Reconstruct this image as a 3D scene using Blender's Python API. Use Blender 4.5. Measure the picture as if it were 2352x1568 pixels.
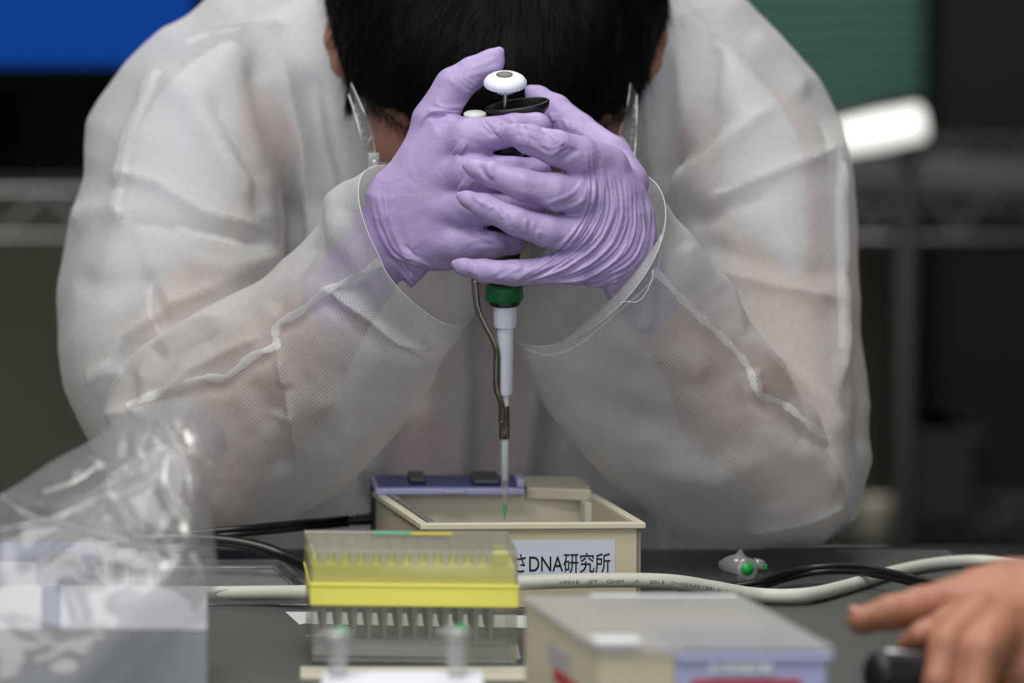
import bpy, bmesh, math, random
import numpy as np
from mathutils import Vector, Matrix
from mathutils.bvhtree import BVHTree
random.seed(7); RNG = np.random.default_rng(7)
S = bpy.context.scene
for _o in list(bpy.data.objects): bpy.data.objects.remove(_o)

# ------------------------------------------------------------------ camera
FPX = 8000.0; PITCH = math.radians(6.5); CAM = Vector((0.0, -2.0, 0.382))
cam = bpy.data.objects.new('camera', bpy.data.cameras.new('camera'))
S.collection.objects.link(cam); S.camera = cam
cam.location = CAM; cam.rotation_euler = (math.pi/2 - PITCH, 0, 0)
cam.data.sensor_width = 36.0; cam.data.lens = FPX/2352*36
cam.data.clip_start = 0.05; cam.data.clip_end = 60
cam.data.dof.use_dof = True; cam.data.dof.focus_distance = 2.01; cam.data.dof.aperture_fstop = 4.2

# ------------------------------------------------------------------ world, lights, exposure
W = bpy.data.worlds.new('world'); S.world = W; W.use_nodes = True
W.node_tree.nodes['Background'].inputs[0].default_value = (0.92, 0.95, 1.0, 1)
W.node_tree.nodes['Background'].inputs[1].default_value = 1.0
def area(name, loc, size, energy, rot=(0,0,0), col=(1,1,1)):
    l = bpy.data.lights.new(name, 'AREA'); l.shape = 'RECTANGLE'
    l.size, l.size_y = size; l.energy = energy; l.color = col
    o = bpy.data.objects.new(name, l); S.collection.objects.link(o)
    o.location = loc; o.rotation_euler = rot
    return o
area('ceiling_light_front', (-0.4, -1.0, 1.86), (1.5, 1.3), 38, col=(1.0, 0.985, 0.95))
area('ceiling_light_back', (0.1, 1.0, 1.86), (1.3, 1.0), 15, col=(1.0, 0.985, 0.95))
S.view_settings.view_transform = 'Standard'; S.view_settings.look = 'None'
S.view_settings.gamma = 1.0; S.view_settings.exposure = 0.0
S.view_settings.use_curve_mapping = False
S.cycles.max_bounces = 12; S.cycles.transparent_max_bounces = 24; S.cycles.transmission_bounces = 8
S.cycles.diffuse_bounces = 3; S.cycles.glossy_bounces = 3
S.cycles.caustics_reflective = False; S.cycles.caustics_refractive = False

# ------------------------------------------------------------------ pixel -> world
CP, SP = math.cos(PITCH), math.sin(PITCH)
def P(u, v, Y):
    """point at depth Y seen at photograph pixel u, v"""
    dx = (u - 1176)/FPX; dy = (784 - v)/FPX
    ry = CP + dy*SP; rz = -SP + dy*CP
    t = (Y + 2.0)/ry
    return Vector((dx*t, Y, CAM.z + rz*t))
def Pz(u, v, z):
    """point at height z seen at photograph pixel u, v"""
    dx = (u - 1176)/FPX; dy = (784 - v)/FPX
    ry = CP + dy*SP; rz = -SP + dy*CP
    t = (z - CAM.z)/rz
    return Vector((dx*t, -2.0 + ry*t, z))
def Pn(m):
    """numpy: model coords (x=u/4000, w=v/4000, Y) -> world"""
    dx = (m[:,0]*4000 - 1176)/FPX; dy = (784 - m[:,1]*4000)/FPX
    ry = CP + dy*SP; rz = -SP + dy*CP
    t = (m[:,2] + 2.0)/ry
    return np.stack([dx*t, m[:,2], CAM.z + rz*t], 1)
def proj(w):
    """numpy: world -> pixel"""
    d = w - np.array(CAM)
    f = d[:,1]*CP - d[:,2]*SP; up = d[:,1]*SP + d[:,2]*CP
    return 1176 + FPX*d[:,0]/f, 784 - FPX*up/f

# ------------------------------------------------------------------ scene helpers
def tag(o, label=None, cat=None, group=None, kind=None):
    if label: o['label'] = label
    if cat: o['category'] = cat
    if group: o['group'] = group
    if kind: o['kind'] = kind
    return o
def empty(name, loc=(0,0,0), label=None, cat=None, group=None, rot=(0,0,0)):
    o = bpy.data.objects.new(name, None); S.collection.objects.link(o)
    o.location = loc; o.rotation_euler = rot; o.empty_display_size = 0.02
    return tag(o, label, cat, group)
def mw(o): return o.matrix_basis.copy() if not o.parent else mw(o.parent) @ o.matrix_parent_inverse @ o.matrix_basis
def link(name, me, mat=None, parent=None, smooth=True):
    o = bpy.data.objects.new(name, me); S.collection.objects.link(o)
    if mat: me.materials.append(mat)
    if parent:
        o.parent = parent
        o.matrix_parent_inverse = mw(parent).inverted()
    if smooth and len(me.polygons):
        me.polygons.foreach_set('use_smooth', [True]*len(me.polygons))
    return o
def mesh_np(name, v, f, mat=None, parent=None, smooth=True):
    me = bpy.data.meshes.new(name)
    v = np.asarray(v, dtype=np.float64); 
    me.from_pydata(v.tolist(), [], f.tolist() if hasattr(f, 'tolist') else f); me.update()
    return link(name, me, mat, parent, smooth)
def bm_obj(name, bm, mat=None, parent=None, smooth=False, bevel=0, seg=2, autosm=None):
    bmesh.ops.recalc_face_normals(bm, faces=bm.faces)
    me = bpy.data.meshes.new(name); bm.to_mesh(me); bm.free()
    o = link(name, me, mat, parent, smooth)
    if bevel:
        b = o.modifiers.new('bevel', 'BEVEL'); b.width = bevel; b.segments = seg
        b.limit_method = 'ANGLE'; b.angle_limit = math.radians(35)
    return o
def hexa(bm, c):
    """c: 4 bottom corners then 4 top corners"""
    vs = [bm.verts.new(p) for p in c]
    for f in ((3,2,1,0),(4,5,6,7),(0,1,5,4),(1,2,6,5),(2,3,7,6),(3,0,4,7)): bm.faces.new([vs[i] for i in f])
def boxm(bm, x0,x1,y0,y1,z0,z1, M=None):
    c = [(x0,y0,z0),(x1,y0,z0),(x1,y1,z0),(x0,y1,z0),(x0,y0,z1),(x1,y0,z1),(x1,y1,z1),(x0,y1,z1)]
    c = [Vector(p) for p in c]
    if M: c = [M @ p for p in c]
    hexa(bm, c)
def box(name, x0,x1,y0,y1,z0,z1, mat, parent=None, bevel=0.001, M=None):
    bm = bmesh.new(); boxm(bm, x0,x1,y0,y1,z0,z1, M)
    return bm_obj(name, bm, mat, parent, bevel=bevel)
def quadbox(name, q, z0, z1, mat, parent=None, bevel=0.001, inset=0.0):
    """q: four ground-plan corners (Vectors); box from z0 to z1, bottom inset toward centre"""
    c = sum((Vector((p.x,p.y,0)) for p in q), Vector())/4
    lo = [Vector((p.x,p.y,0)).lerp(c, inset) + Vector((0,0,z0)) for p in q]
    hi = [Vector((p.x,p.y,z1)) for p in q]
    bm = bmesh.new(); hexa(bm, lo+hi)
    return bm_obj(name, bm, mat, parent, bevel=bevel)
def bil(q, s, t, z):
    """bilinear point in ground plan quad q (fl, fr, br, bl)"""
    a = q[0].lerp(q[1], s); b = q[3].lerp(q[2], s); p = a.lerp(b, t)
    return Vector((p.x, p.y, z))
def sub(q, s0,s1,t0,t1): return [bil(q,s0,t0,0), bil(q,s1,t0,0), bil(q,s1,t1,0), bil(q,s0,t1,0)]
def lathe(bm, prof, n=40, M=None, cap=True):
    rings = []
    for r, z in prof:
        ring = []
        for i in range(n):
            a = 2*math.pi*i/n; p = Vector((r*math.cos(a), r*math.sin(a), z))
            ring.append(bm.verts.new(M @ p if M else p))
        rings.append(ring)
    for a, b in zip(rings, rings[1:]):
        for i in range(n): bm.faces.new((a[i], a[(i+1)%n], b[(i+1)%n], b[i]))
    if cap: bm.faces.new(rings[0]); bm.faces.new(rings[-1])
def cr(pts, n):
    """Catmull-Rom through numpy points"""
    pts = np.asarray(pts, float); k = len(pts)
    t = np.linspace(0, k-1-1e-9, n); i = t.astype(int); f = (t-i)[:,None]
    g = lambda j: pts[np.clip(j, 0, k-1)]
    p0, p1, p2, p3 = g(i-1), g(i), g(i+1), g(i+2)
    return 0.5*((2*p1) + (-p0+p2)*f + (2*p0-5*p1+4*p2-p3)*f*f + (-p0+3*p1-3*p2+p3)*f**3)
def tube(bm, pts, rad, n=12, flat=1.0, cap=True, up=Vector((0,0,1))):
    rings = []; k = len(pts); pts = [Vector(p) for p in pts]
    for i, p in enumerate(pts):
        t = (pts[min(i+1,k-1)] - pts[max(i-1,0)]).normalized()
        a = t.cross(up)
        a = a.normalized() if a.length > 1e-4 else Vector((1,0,0))
        b = a.cross(t).normalized(); r = rad[i] if hasattr(rad, '__len__') else rad
        rings.append([bm.verts.new(p + a*(r*math.cos(2*math.pi*j/n)) + b*(r*flat*math.sin(2*math.pi*j/n))) for j in range(n)])
    for a, b in zip(rings, rings[1:]):
        for i in range(n): bm.faces.new((a[i], a[(i+1)%n], b[(i+1)%n], b[i]))
    if cap: bm.faces.new(rings[0]); bm.faces.new(rings[-1])

# ------------------------------------------------------------------ materials
def lin(r, g, b): return tuple(((c/255)/12.92 if c/255 <= .04045 else ((c/255+.055)/1.055)**2.4) for c in (r,g,b)) + (1,)
def mat(name, col, rough=0.5, metal=0.0, spec=0.5, noise=0.0, nscale=40, bump=0.0, bscale=200, trans=0.0, sheen=0.0, sss=0.0, emit=0.0):
    m = bpy.data.materials.new(name); m.use_nodes = True; nt = m.node_tree; b = nt.nodes['Principled BSDF']
    b.inputs['Base Color'].default_value = col; b.inputs['Roughness'].default_value = rough
    b.inputs['Metallic'].default_value = metal; b.inputs['Specular IOR Level'].default_value = spec
    b.inputs['Transmission Weight'].default_value = trans
    tc = nt.nodes.new('ShaderNodeTexCoord')
    if noise:
        n = nt.nodes.new('ShaderNodeTexNoise'); n.inputs['Scale'].default_value = nscale; n.inputs['Detail'].default_value = 5
        mx = nt.nodes.new('ShaderNodeMix'); mx.data_type = 'RGBA'
        mx.inputs[6].default_value = tuple(c*(1-noise) for c in col[:3])+(1,); mx.inputs[7].default_value = tuple(min(1,c*(1+noise)) for c in col[:3])+(1,)
        nt.links.new(tc.outputs['Object'], n.inputs['Vector']); nt.links.new(n.outputs['Fac'], mx.inputs[0]); nt.links.new(mx.outputs[2], b.inputs['Base Color'])
    if bump:
        n = nt.nodes.new('ShaderNodeTexNoise'); n.inputs['Scale'].default_value = bscale; n.inputs['Detail'].default_value = 4
        bp = nt.nodes.new('ShaderNodeBump'); bp.inputs['Strength'].default_value = bump; bp.inputs['Distance'].default_value = 0.001
        nt.links.new(tc.outputs['Object'], n.inputs['Vector']); nt.links.new(n.outputs['Fac'], bp.inputs['Height']); nt.links.new(bp.outputs['Normal'], b.inputs['Normal'])
    if sss: b.inputs['Subsurface Weight'].default_value = sss; b.inputs['Subsurface Scale'].default_value = 0.01; b.inputs['Subsurface Radius'].default_value = (1,.35,.2)
    if sheen: b.inputs['Sheen Weight'].default_value = sheen
    if emit: b.inputs['Emission Color'].default_value = col; b.inputs['Emission Strength'].default_value = emit
    return m
def clear(name, col=(1,1,1,1), opac=0.15, gloss=0.15, rough=0.08, diff=(0.8,0.8,0.8,1), bump=0.0, bscale=60, fres=True):
    """thin clear plastic: transparent + a little milky diffuse + glossy"""
    m = bpy.data.materials.new(name); m.use_nodes = True; nt = m.node_tree; nt.nodes.clear()
    out = nt.nodes.new('ShaderNodeOutputMaterial'); tr = nt.nodes.new('ShaderNodeBsdfTransparent'); tr.inputs[0].default_value = col
    df = nt.nodes.new('ShaderNodeBsdfDiffuse'); df.inputs[0].default_value = diff
    tl = nt.nodes.new('ShaderNodeBsdfTranslucent'); tl.inputs[0].default_value = diff
    gl = nt.nodes.new('ShaderNodeBsdfGlossy'); gl.inputs['Roughness'].default_value = rough
    m0 = nt.nodes.new('ShaderNodeMixShader'); m0.inputs[0].default_value = 0.4
    nt.links.new(df.outputs[0], m0.inputs[1]); nt.links.new(tl.outputs[0], m0.inputs[2])
    m1 = nt.nodes.new('ShaderNodeMixShader'); m1.inputs[0].default_value = opac
    nt.links.new(tr.outputs[0], m1.inputs[1]); nt.links.new(m0.outputs[0], m1.inputs[2])
    m2 = nt.nodes.new('ShaderNodeMixShader')
    lw = nt.nodes.new('ShaderNodeLayerWeight'); lw.inputs['Blend'].default_value = 0.25
    mp = nt.nodes.new('ShaderNodeMapRange'); mp.inputs['To Min'].default_value = gloss*0.5; mp.inputs['To Max'].default_value = min(1, gloss*3)
    nt.links.new(lw.outputs['Fresnel'], mp.inputs['Value']); nt.links.new(mp.outputs[0], m2.inputs[0])
    nt.links.new(m1.outputs[0], m2.inputs[1]); nt.links.new(gl.outputs[0], m2.inputs[2]); nt.links.new(m2.outputs[0], out.inputs[0])
    if bump:
        tc = nt.nodes.new('ShaderNodeTexCoord'); n = nt.nodes.new('ShaderNodeTexNoise'); n.inputs['Scale'].default_value = bscale; n.inputs['Detail'].default_value = 3
        bp = nt.nodes.new('ShaderNodeBump'); bp.inputs['Strength'].default_value = bump; bp.inputs['Distance'].default_value = 0.004
        nt.links.new(tc.outputs['Object'], n.inputs['Vector']); nt.links.new(n.outputs['Fac'], bp.inputs['Height'])
        for s in (df, gl, tl): nt.links.new(bp.outputs['Normal'], s.inputs['Normal'])
    return m
def gown_mat(name, opac=0.74, dots=True, col=(0.82,0.82,0.81,1), period=0.00185, transl=0.45, hole=0.45):
    m = bpy.data.materials.new(name); m.use_nodes = True; nt = m.node_tree; nt.nodes.clear(); N = nt.nodes.new; L = nt.links.new
    out = N('ShaderNodeOutputMaterial'); tr = N('ShaderNodeBsdfTransparent'); df = N('ShaderNodeBsdfDiffuse'); tl = N('ShaderNodeBsdfTranslucent')
    df.inputs[0].default_value = col; tl.inputs[0].default_value = col
    m0 = N('ShaderNodeMixShader'); m0.inputs[0].default_value = transl; L(df.outputs[0], m0.inputs[1]); L(tl.outputs[0], m0.inputs[2])
    m1 = N('ShaderNodeMixShader'); L(tr.outputs[0], m1.inputs[1]); L(m0.outputs[0], m1.inputs[2]); L(m1.outputs[0], out.inputs[0])
    tc = N('ShaderNodeTexCoord'); n = N('ShaderNodeTexNoise'); n.inputs['Scale'].default_value = 260; n.inputs['Detail'].default_value = 6
    L(tc.outputs['Object'], n.inputs['Vector'])
    mr = N('ShaderNodeMapRange'); mr.inputs['From Min'].default_value = .3; mr.inputs['From Max'].default_value = .7
    mr.inputs['To Min'].default_value = opac-.04; mr.inputs['To Max'].default_value = opac+.04; L(n.outputs['Fac'], mr.inputs['Value'])
    fac = mr.outputs[0]
    if dots:
        sc = N('ShaderNodeVectorMath'); sc.operation = 'SCALE'; sc.inputs['Scale'].default_value = 1/period; L(tc.outputs['UV'], sc.inputs[0])
        fr = N('ShaderNodeVectorMath'); fr.operation = 'FRACTION'; L(sc.outputs[0], fr.inputs[0])
        ds = N('ShaderNodeVectorMath'); ds.operation = 'DISTANCE'; ds.inputs[1].default_value = (.5,.5,0); L(fr.outputs[0], ds.inputs[0])
        hr = N('ShaderNodeMapRange'); hr.inputs['From Min'].default_value = .22; hr.inputs['From Max'].default_value = .38
        hr.inputs['To Min'].default_value = hole; hr.inputs['To Max'].default_value = 1.0; L(ds.outputs['Value'], hr.inputs['Value'])
        mu = N('ShaderNodeMath'); mu.operation = 'MULTIPLY'; L(fac, mu.inputs[0]); L(hr.outputs[0], mu.inputs[1]); fac = mu.outputs[0]
    L(fac, m1.inputs[0])
    n2 = N('ShaderNodeTexNoise'); n2.inputs['Scale'].default_value = 35; n2.inputs['Detail'].default_value = 5; L(tc.outputs['Object'], n2.inputs['Vector'])
    bp = N('ShaderNodeBump'); bp.inputs['Strength'].default_value = 0.2; bp.inputs['Distance'].default_value = 0.006; L(n2.outputs['Fac'], bp.inputs['Height'])
    L(bp.outputs[0], df.inputs['Normal']); L(bp.outputs[0], tl.inputs['Normal'])
    return m

# ------------------------------------------------------------------ numpy noise, strokes, implicit surfaces
_H = RNG.random((32,32,32)).astype(np.float32)
def vnoise(p, s):
    q = p*s; i = np.floor(q).astype(int); f = q-i; f = f*f*(3-2*f); r = 0
    for a in (0,1):
        for b in (0,1):
            for c in (0,1):
                w = (f[:,0] if a else 1-f[:,0])*(f[:,1] if b else 1-f[:,1])*(f[:,2] if c else 1-f[:,2])
                r = r + w*_H[(i[:,0]+a)%32, (i[:,1]+b)%32, (i[:,2]+c)%32]
    return r*2-1
def pl_dist(u, v, line):
    """distance in px and parameter along a polyline"""
    best = np.full(u.shape, 1e9); tt = np.zeros(u.shape); n = len(line)-1
    for i in range(n):
        ax, ay = line[i][:2]; bx, by = line[i+1][:2]; dx, dy = bx-ax, by-ay; L2 = dx*dx+dy*dy+1e-9
        t = np.clip(((u-ax)*dx+(v-ay)*dy)/L2, 0, 1); d = np.hypot(u-ax-t*dx, v-ay-t*dy)
        m = d < best; best[m] = d[m]; tt[m] = (i+t[m])/n
    return best, tt
def strokes(u, v, S_):
    """S_: list of (polyline, amplitude m, width px [, sharp])"""
    out = np.zeros(u.shape)
    for s in S_:
        line, amp, w = s[:3]; sharp = len(s) > 3 and s[3]
        xs = [p[0] for p in line]; ys = [p[1] for p in line]
        m = (u > min(xs)-3*w) & (u < max(xs)+3*w) & (v > min(ys)-3*w) & (v < max(ys)+3*w)
        if not m.any(): continue
        d, t = pl_dist(u[m], v[m], line)
        prof = np.exp(-d/w*1.3)*(1-np.exp(-3*np.maximum(0,1-d/(2.5*w)))) if sharp else np.exp(-(d/w)**2)
        out[m] += amp*prof*np.clip(np.minimum(t, 1-t)*6 + 0.15, 0, 1)
    return out
def poly_sd(X, Y_, poly):
    """signed distance to polygon, positive inside (2-D arrays)"""
    d = np.full(X.shape, 1e9); ins = np.zeros(X.shape, bool); n = len(poly)
    for i in range(n):
        ax, ay = poly[i]; bx, by = poly[(i+1)%n]; dx, dy = bx-ax, by-ay
        t = np.clip(((X-ax)*dx+(Y_-ay)*dy)/(dx*dx+dy*dy+1e-12), 0, 1)
        d = np.minimum(d, np.hypot(X-ax-t*dx, Y_-ay-t*dy))
        c = (ay > Y_) != (by > Y_)
        with np.errstate(divide='ignore', invalid='ignore'):
            ins ^= c & (X < (bx-ax)*(Y_-ay)/((by-ay) if by != ay else 1e-12)+ax)
    return np.where(ins, d, -d)
class Field:
    def __init__(s, u0,u1,v0,v1,y0,y1,h):
        s.h = h; s.o = np.array([u0/4000, v0/4000, y0])
        s.x = np.arange(u0/4000, u1/4000, h); s.w = np.arange(v0/4000, v1/4000, h); s.y = np.arange(y0, y1, h)
        s.F = np.full((len(s.x), len(s.w), len(s.y)), 0.03, np.float32)
    def _sl(s, lo, hi):
        r = []
        for ax, a, b in zip((s.x,s.w,s.y), lo, hi):
            i = max(0, int((a-ax[0])/s.h)); j = min(len(ax), int((b-ax[0])/s.h)+2); r.append(slice(i, max(i,j)))
        return tuple(r)
    def put(s, sl, d, k, cut=False):
        A = s.F[sl]
        if cut:
            h = np.clip(0.5-0.5*(A+d)/k, 0, 1); s.F[sl] = A*(1-h)-d*h + k*h*(1-h)
        else:
            h = np.clip(0.5+0.5*(A-d)/k, 0, 1); s.F[sl] = A*(1-h)+d*h - k*h*(1-h)
    def cap(s, a, b, k=0.004, grow=0.0, sq=1.0):
        """tapered capsule, a,b = (u,v,Y,r px)"""
        A = np.array([a[0]/4000,a[1]/4000,a[2]]); B = np.array([b[0]/4000,b[1]/4000,b[2]]); ra, rb = a[3]/4000+grow, b[3]/4000+grow
        R = max(ra,rb)+k*1.5+2*s.h; sl = s._sl(np.minimum(A,B)-R, np.maximum(A,B)+R)
        x = s.x[sl[0]][:,None,None]; w = s.w[sl[1]][None,:,None]; y = s.y[sl[2]][None,None,:]
        if 0 in (x.size,w.size,y.size): return
        D = B-A; t = np.clip(((x-A[0])*D[0]+(w-A[1])*D[1]+(y-A[2])*D[2])/(D@D+1e-12), 0, 1)
        d = np.sqrt((x-A[0]-t*D[0])**2+(w-A[1]-t*D[1])**2+((y-A[2]-t*D[2])/sq)**2)-(ra+(rb-ra)*t)
        s.put(sl, d, k)
    def chain(s, pts, k=0.003, grow=0.0, k0=None, sq=1.0):
        for i,(a,b) in enumerate(zip(pts, pts[1:])): s.cap(a, b, k if (i or k0 is None) else k0, grow, sq)
    def ell(s, c, r, k=0.004, cut=False, rotx=0):
        """ellipsoid c=(u,v,Y) r=(rx,rw,ry) metres, rotation about x"""
        C = np.array([c[0]/4000,c[1]/4000,c[2]]); R = max(r)+k*1.5+2*s.h; sl = s._sl(C-R, C+R)
        x = s.x[sl[0]][:,None,None]-C[0]; w = s.w[sl[1]][None,:,None]-C[1]; y = s.y[sl[2]][None,None,:]-C[2]
        if 0 in (x.size,w.size,y.size): return
        cs, sn = math.cos(rotx), math.sin(rotx); w2 = w*cs+y*sn; y2 = -w*sn+y*cs
        k0 = np.sqrt((x/r[0])**2+(w2/r[1])**2+(y2/r[2])**2); k1 = np.sqrt((x/r[0]**2)**2+(w2/r[1]**2)**2+(y2/r[2]**2)**2)+1e-9
        s.put(sl, k0*(k0-1)/k1, k, cut)
    def pillow(s, poly, Rpx, T, y0, k=0.006, grow=0.0):
        """inflated outline: poly in px, rim radius Rpx, half thickness T, mid depth y0(u,v)"""
        pu = [p[0] for p in poly]; pv = [p[1] for p in poly]; m = 40
        sl = s._sl((min(pu)/4000-.01-grow, min(pv)/4000-.01-grow, s.y[0]), (max(pu)/4000+.01+grow, max(pv)/4000+.01+grow, s.y[-1]))
        X, V = np.meshgrid(s.x[sl[0]]*4000, s.w[sl[1]]*4000, indexing='ij')
        sd = poly_sd(X, V, poly)/4000 + grow; R = Rpx/4000; q = np.maximum(R-sd, 0)/R; Y0 = y0(X, V)
        TT = T+grow
        yy = (s.y[sl[2]][None,None,:]-Y0[:,:,None])/TT
        d = (np.sqrt(q[:,:,None]**2+yy**2)-1)*min(R, TT)
        s.put(sl, d, k)
    def mesh(s):
        F = s.F; F[0]=F[-1]=.03; F[:,0]=F[:,-1]=.03; F[:,:,0]=F[:,:,-1]=.03
        n = F.shape; sg = F < 0; cells = {}
        acc = np.zeros((n[0]*n[1]*n[2], 3), np.float32); cnt = np.zeros(n[0]*n[1]*n[2], np.int32); quads = []
        st = np.array([n[1]*n[2], n[2], 1])
        for a in range(3):
            lo = [slice(None)]*3; hi = [slice(None)]*3; lo[a] = slice(0,-1); hi[a] = slice(1,None); lo, hi = tuple(lo), tuple(hi)
            I = np.argwhere(sg[lo] != sg[hi]); J = I.copy(); J[:,a] += 1
            fi = F[tuple(I.T)]; fj = F[tuple(J.T)]; p = I.astype(np.float32); p[:,a] += fi/(fi-fj)
            b, c = (a+1)%3, (a+2)%3; base = I@st; ids = []
            for db, dc in ((1,1),(0,1),(0,0),(1,0)):
                idx = base-db*st[b]-dc*st[c]; ids.append(idx)
                for q in range(3): acc[:,q] += np.bincount(idx, weights=p[:,q], minlength=len(cnt))
                cnt += np.bincount(idx, minlength=len(cnt)).astype(np.int32)
            Q = np.stack(ids, 1); inside = sg[tuple(I.T)]; Q[~inside] = Q[~inside][:,::-1]; quads.append(Q)
        used = np.nonzero(cnt)[0]; mp = np.full(len(cnt), -1, np.int64); mp[used] = np.arange(len(used))
        V = acc[used]/cnt[used][:,None]*s.h + s.o; Q = mp[np.concatenate(quads)]
        return V, Q
def vnorm(V, Q):
    a = V[Q[:,2]]-V[Q[:,0]]; b = V[Q[:,3]]-V[Q[:,1]]; n = np.cross(a, b); N = np.zeros_like(V)
    for i in range(4):
        for q in range(3): N[:,q] += np.bincount(Q[:,i], weights=n[:,q], minlength=len(V))
    return N/(np.linalg.norm(N,axis=1)[:,None]+1e-12)
def laplace(V, Q, it=1, f=0.5):
    E = np.concatenate([Q[:,[0,1]],Q[:,[1,2]],Q[:,[2,3]],Q[:,[3,0]]])
    c = np.bincount(E[:,0], minlength=len(V))+np.bincount(E[:,1], minlength=len(V))
    for _ in range(it):
        A = np.stack([np.bincount(E[:,0], weights=V[E[:,1],q], minlength=len(V))+np.bincount(E[:,1], weights=V[E[:,0],q], minlength=len(V)) for q in range(3)],1)/c[:,None]
        V = V*(1-f)+A*f
    return V
def finish(name, fld, mat_, parent=None, smooth=1, st=None, disp=None, front=True):
    V, Q = fld.mesh(); V = laplace(V, Q, smooth); Wd = Pn(V)
    N = vnorm(Wd, Q)
    c = Wd.mean(0)
    if np.mean(np.sum(N*(Wd-c),1)) < 0: Q = Q[:,::-1]; N = -N
    if st:
        u, v = proj(Wd); d = strokes(u, v, st)
        if front: d = d*np.clip(-N[:,1]*2+0.2, 0, 1)
        Wd = Wd + N*d[:,None]
    if disp is not None: Wd = Wd + N*disp(Wd)[:,None]
    return mesh_np(name, Wd, Q, mat_, parent)
def bvh_of(o):
    me = o.data; M = o.matrix_world
    return BVHTree.FromPolygons([M@v.co for v in me.vertices], [p.vertices[:] for p in me.polygons])
def hit(bv, u, v):
    d = (P(u,v,0)-CAM).normalized(); r = bv.ray_cast(CAM, d)
    return (r[0], r[1]) if r[0] is not None else (None, None)

# ================================================================== THE SETTING
def room_y(o): pass
wall_m = mat('wall_paint', lin(76,76,66), 0.9, noise=.15, nscale=3)
floor_m = mat('floor_vinyl', lin(70,70,66), 0.6, noise=.15, nscale=6)
ceil_m = mat('ceiling_board', lin(150,150,145), 0.9)
def setting(o): o['kind'] = 'structure'; return o
ZF = -0.75
setting(box('floor', -2.6, 2.6, -2.6, 3.3, ZF-.05, ZF, floor_m, bevel=0))
setting(box('wall_back', -2.6, 2.6, 3.3, 3.36, ZF, 1.95, wall_m, bevel=0))
setting(box('wall_left', -2.66, -2.6, -2.6, 3.36, ZF, 1.95, wall_m, bevel=0))
setting(box('wall_right', 2.6, 2.66, -2.6, 3.36, ZF, 1.95, wall_m, bevel=0))
setting(box('ceiling', -2.6, 2.6, -2.6, 3.36, 1.95, 2.0, ceil_m, bevel=0))
setting(box('baseboard_back', -2.6, 2.6, 3.285, 3.3, ZF, ZF+.08, mat('baseboard_vinyl', lin(30,30,30), .6), bevel=.002))

# ================================================================== LAB TABLE
tab_m = mat('table_laminate', lin(80,82,79), 0.42, spec=.35, noise=.10, nscale=30, bump=.06, bscale=500)
tab = empty('lab_table', (0, -.3, ZF), 'dark grey laminate lab table that the person leans the elbows on', 'table')
box('tabletop', -.86, .280, -.95, .190, -.03, 0.0, tab_m, tab, bevel=.003)
leg_m = mat('table_leg_steel', lin(90,92,92), .4, metal=.6)
for x in (-.82, .222):
    for y in (-.91, .15): box('leg', x-.02, x+.02, y-.02, y+.02, ZF, -.03, leg_m, tab, bevel=.003)

# ================================================================== BACKGROUND
chrome = mat('dull_chrome', lin(150,150,148), .35, metal=.7)
darkm = mat('charcoal_plastic', lin(14,14,15), .5); blackm = mat('black_matte', lin(5,5,6), .85, spec=.1)
# monitor with a blue screen, far left
mon = empty('monitor', P(120, 420, 2.0), 'monitor with a plain blue screen on the shelf behind the left shoulder', 'monitor')
a, b = P(-420, -420, 2.0), P(445, 150, 2.0)
box('bezel', a.x-.03, b.x+.03, 2.0, 2.05, b.z-.03, a.z+.03, blackm, mon, bevel=.004)
scr = mat('blue_screen', lin(5,8,14), .8)
scr.node_tree.nodes['Principled BSDF'].inputs['Emission Color'].default_value = lin(14,64,150); scr.node_tree.nodes['Principled BSDF'].inputs['Emission Strength'].default_value = .85; scr.node_tree.nodes['Principled BSDF'].inputs['Specular IOR Level'].default_value = .05
box('screen', a.x, b.x, 1.995, 2.001, b.z, a.z, scr, mon, bevel=0)
c, d = P(100, 160, 2.0), P(160, 425, 2.0)
box('stand', c.x-.03, d.x+.03, 2.01, 2.04, d.z, c.z, blackm, mon, bevel=.003)
box('foot', c.x-.12, d.x+.12, 1.97, 2.12, d.z, d.z+.012, darkm, mon, bevel=.003)
# black equipment case beside the monitor stand
a, b = P(-500, 180, 2.15), P(330, 425, 2.15); b.z = P(0,432,2.0).z+.0035
eq = empty('equipment_case', ((a.x+b.x)/2, 2.2, b.z), 'black equipment case on the wire shelf under the blue monitor', 'case')
box('body', a.x, b.x, 2.12, 2.24, b.z+.006, a.z, blackm, eq, bevel=.006)
for i in range(3): box('rubber_foot', a.x+.1+i*.3, a.x+.14+i*.3, 2.15, 2.2, b.z, b.z+.006, darkm, eq, bevel=.001)
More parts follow.
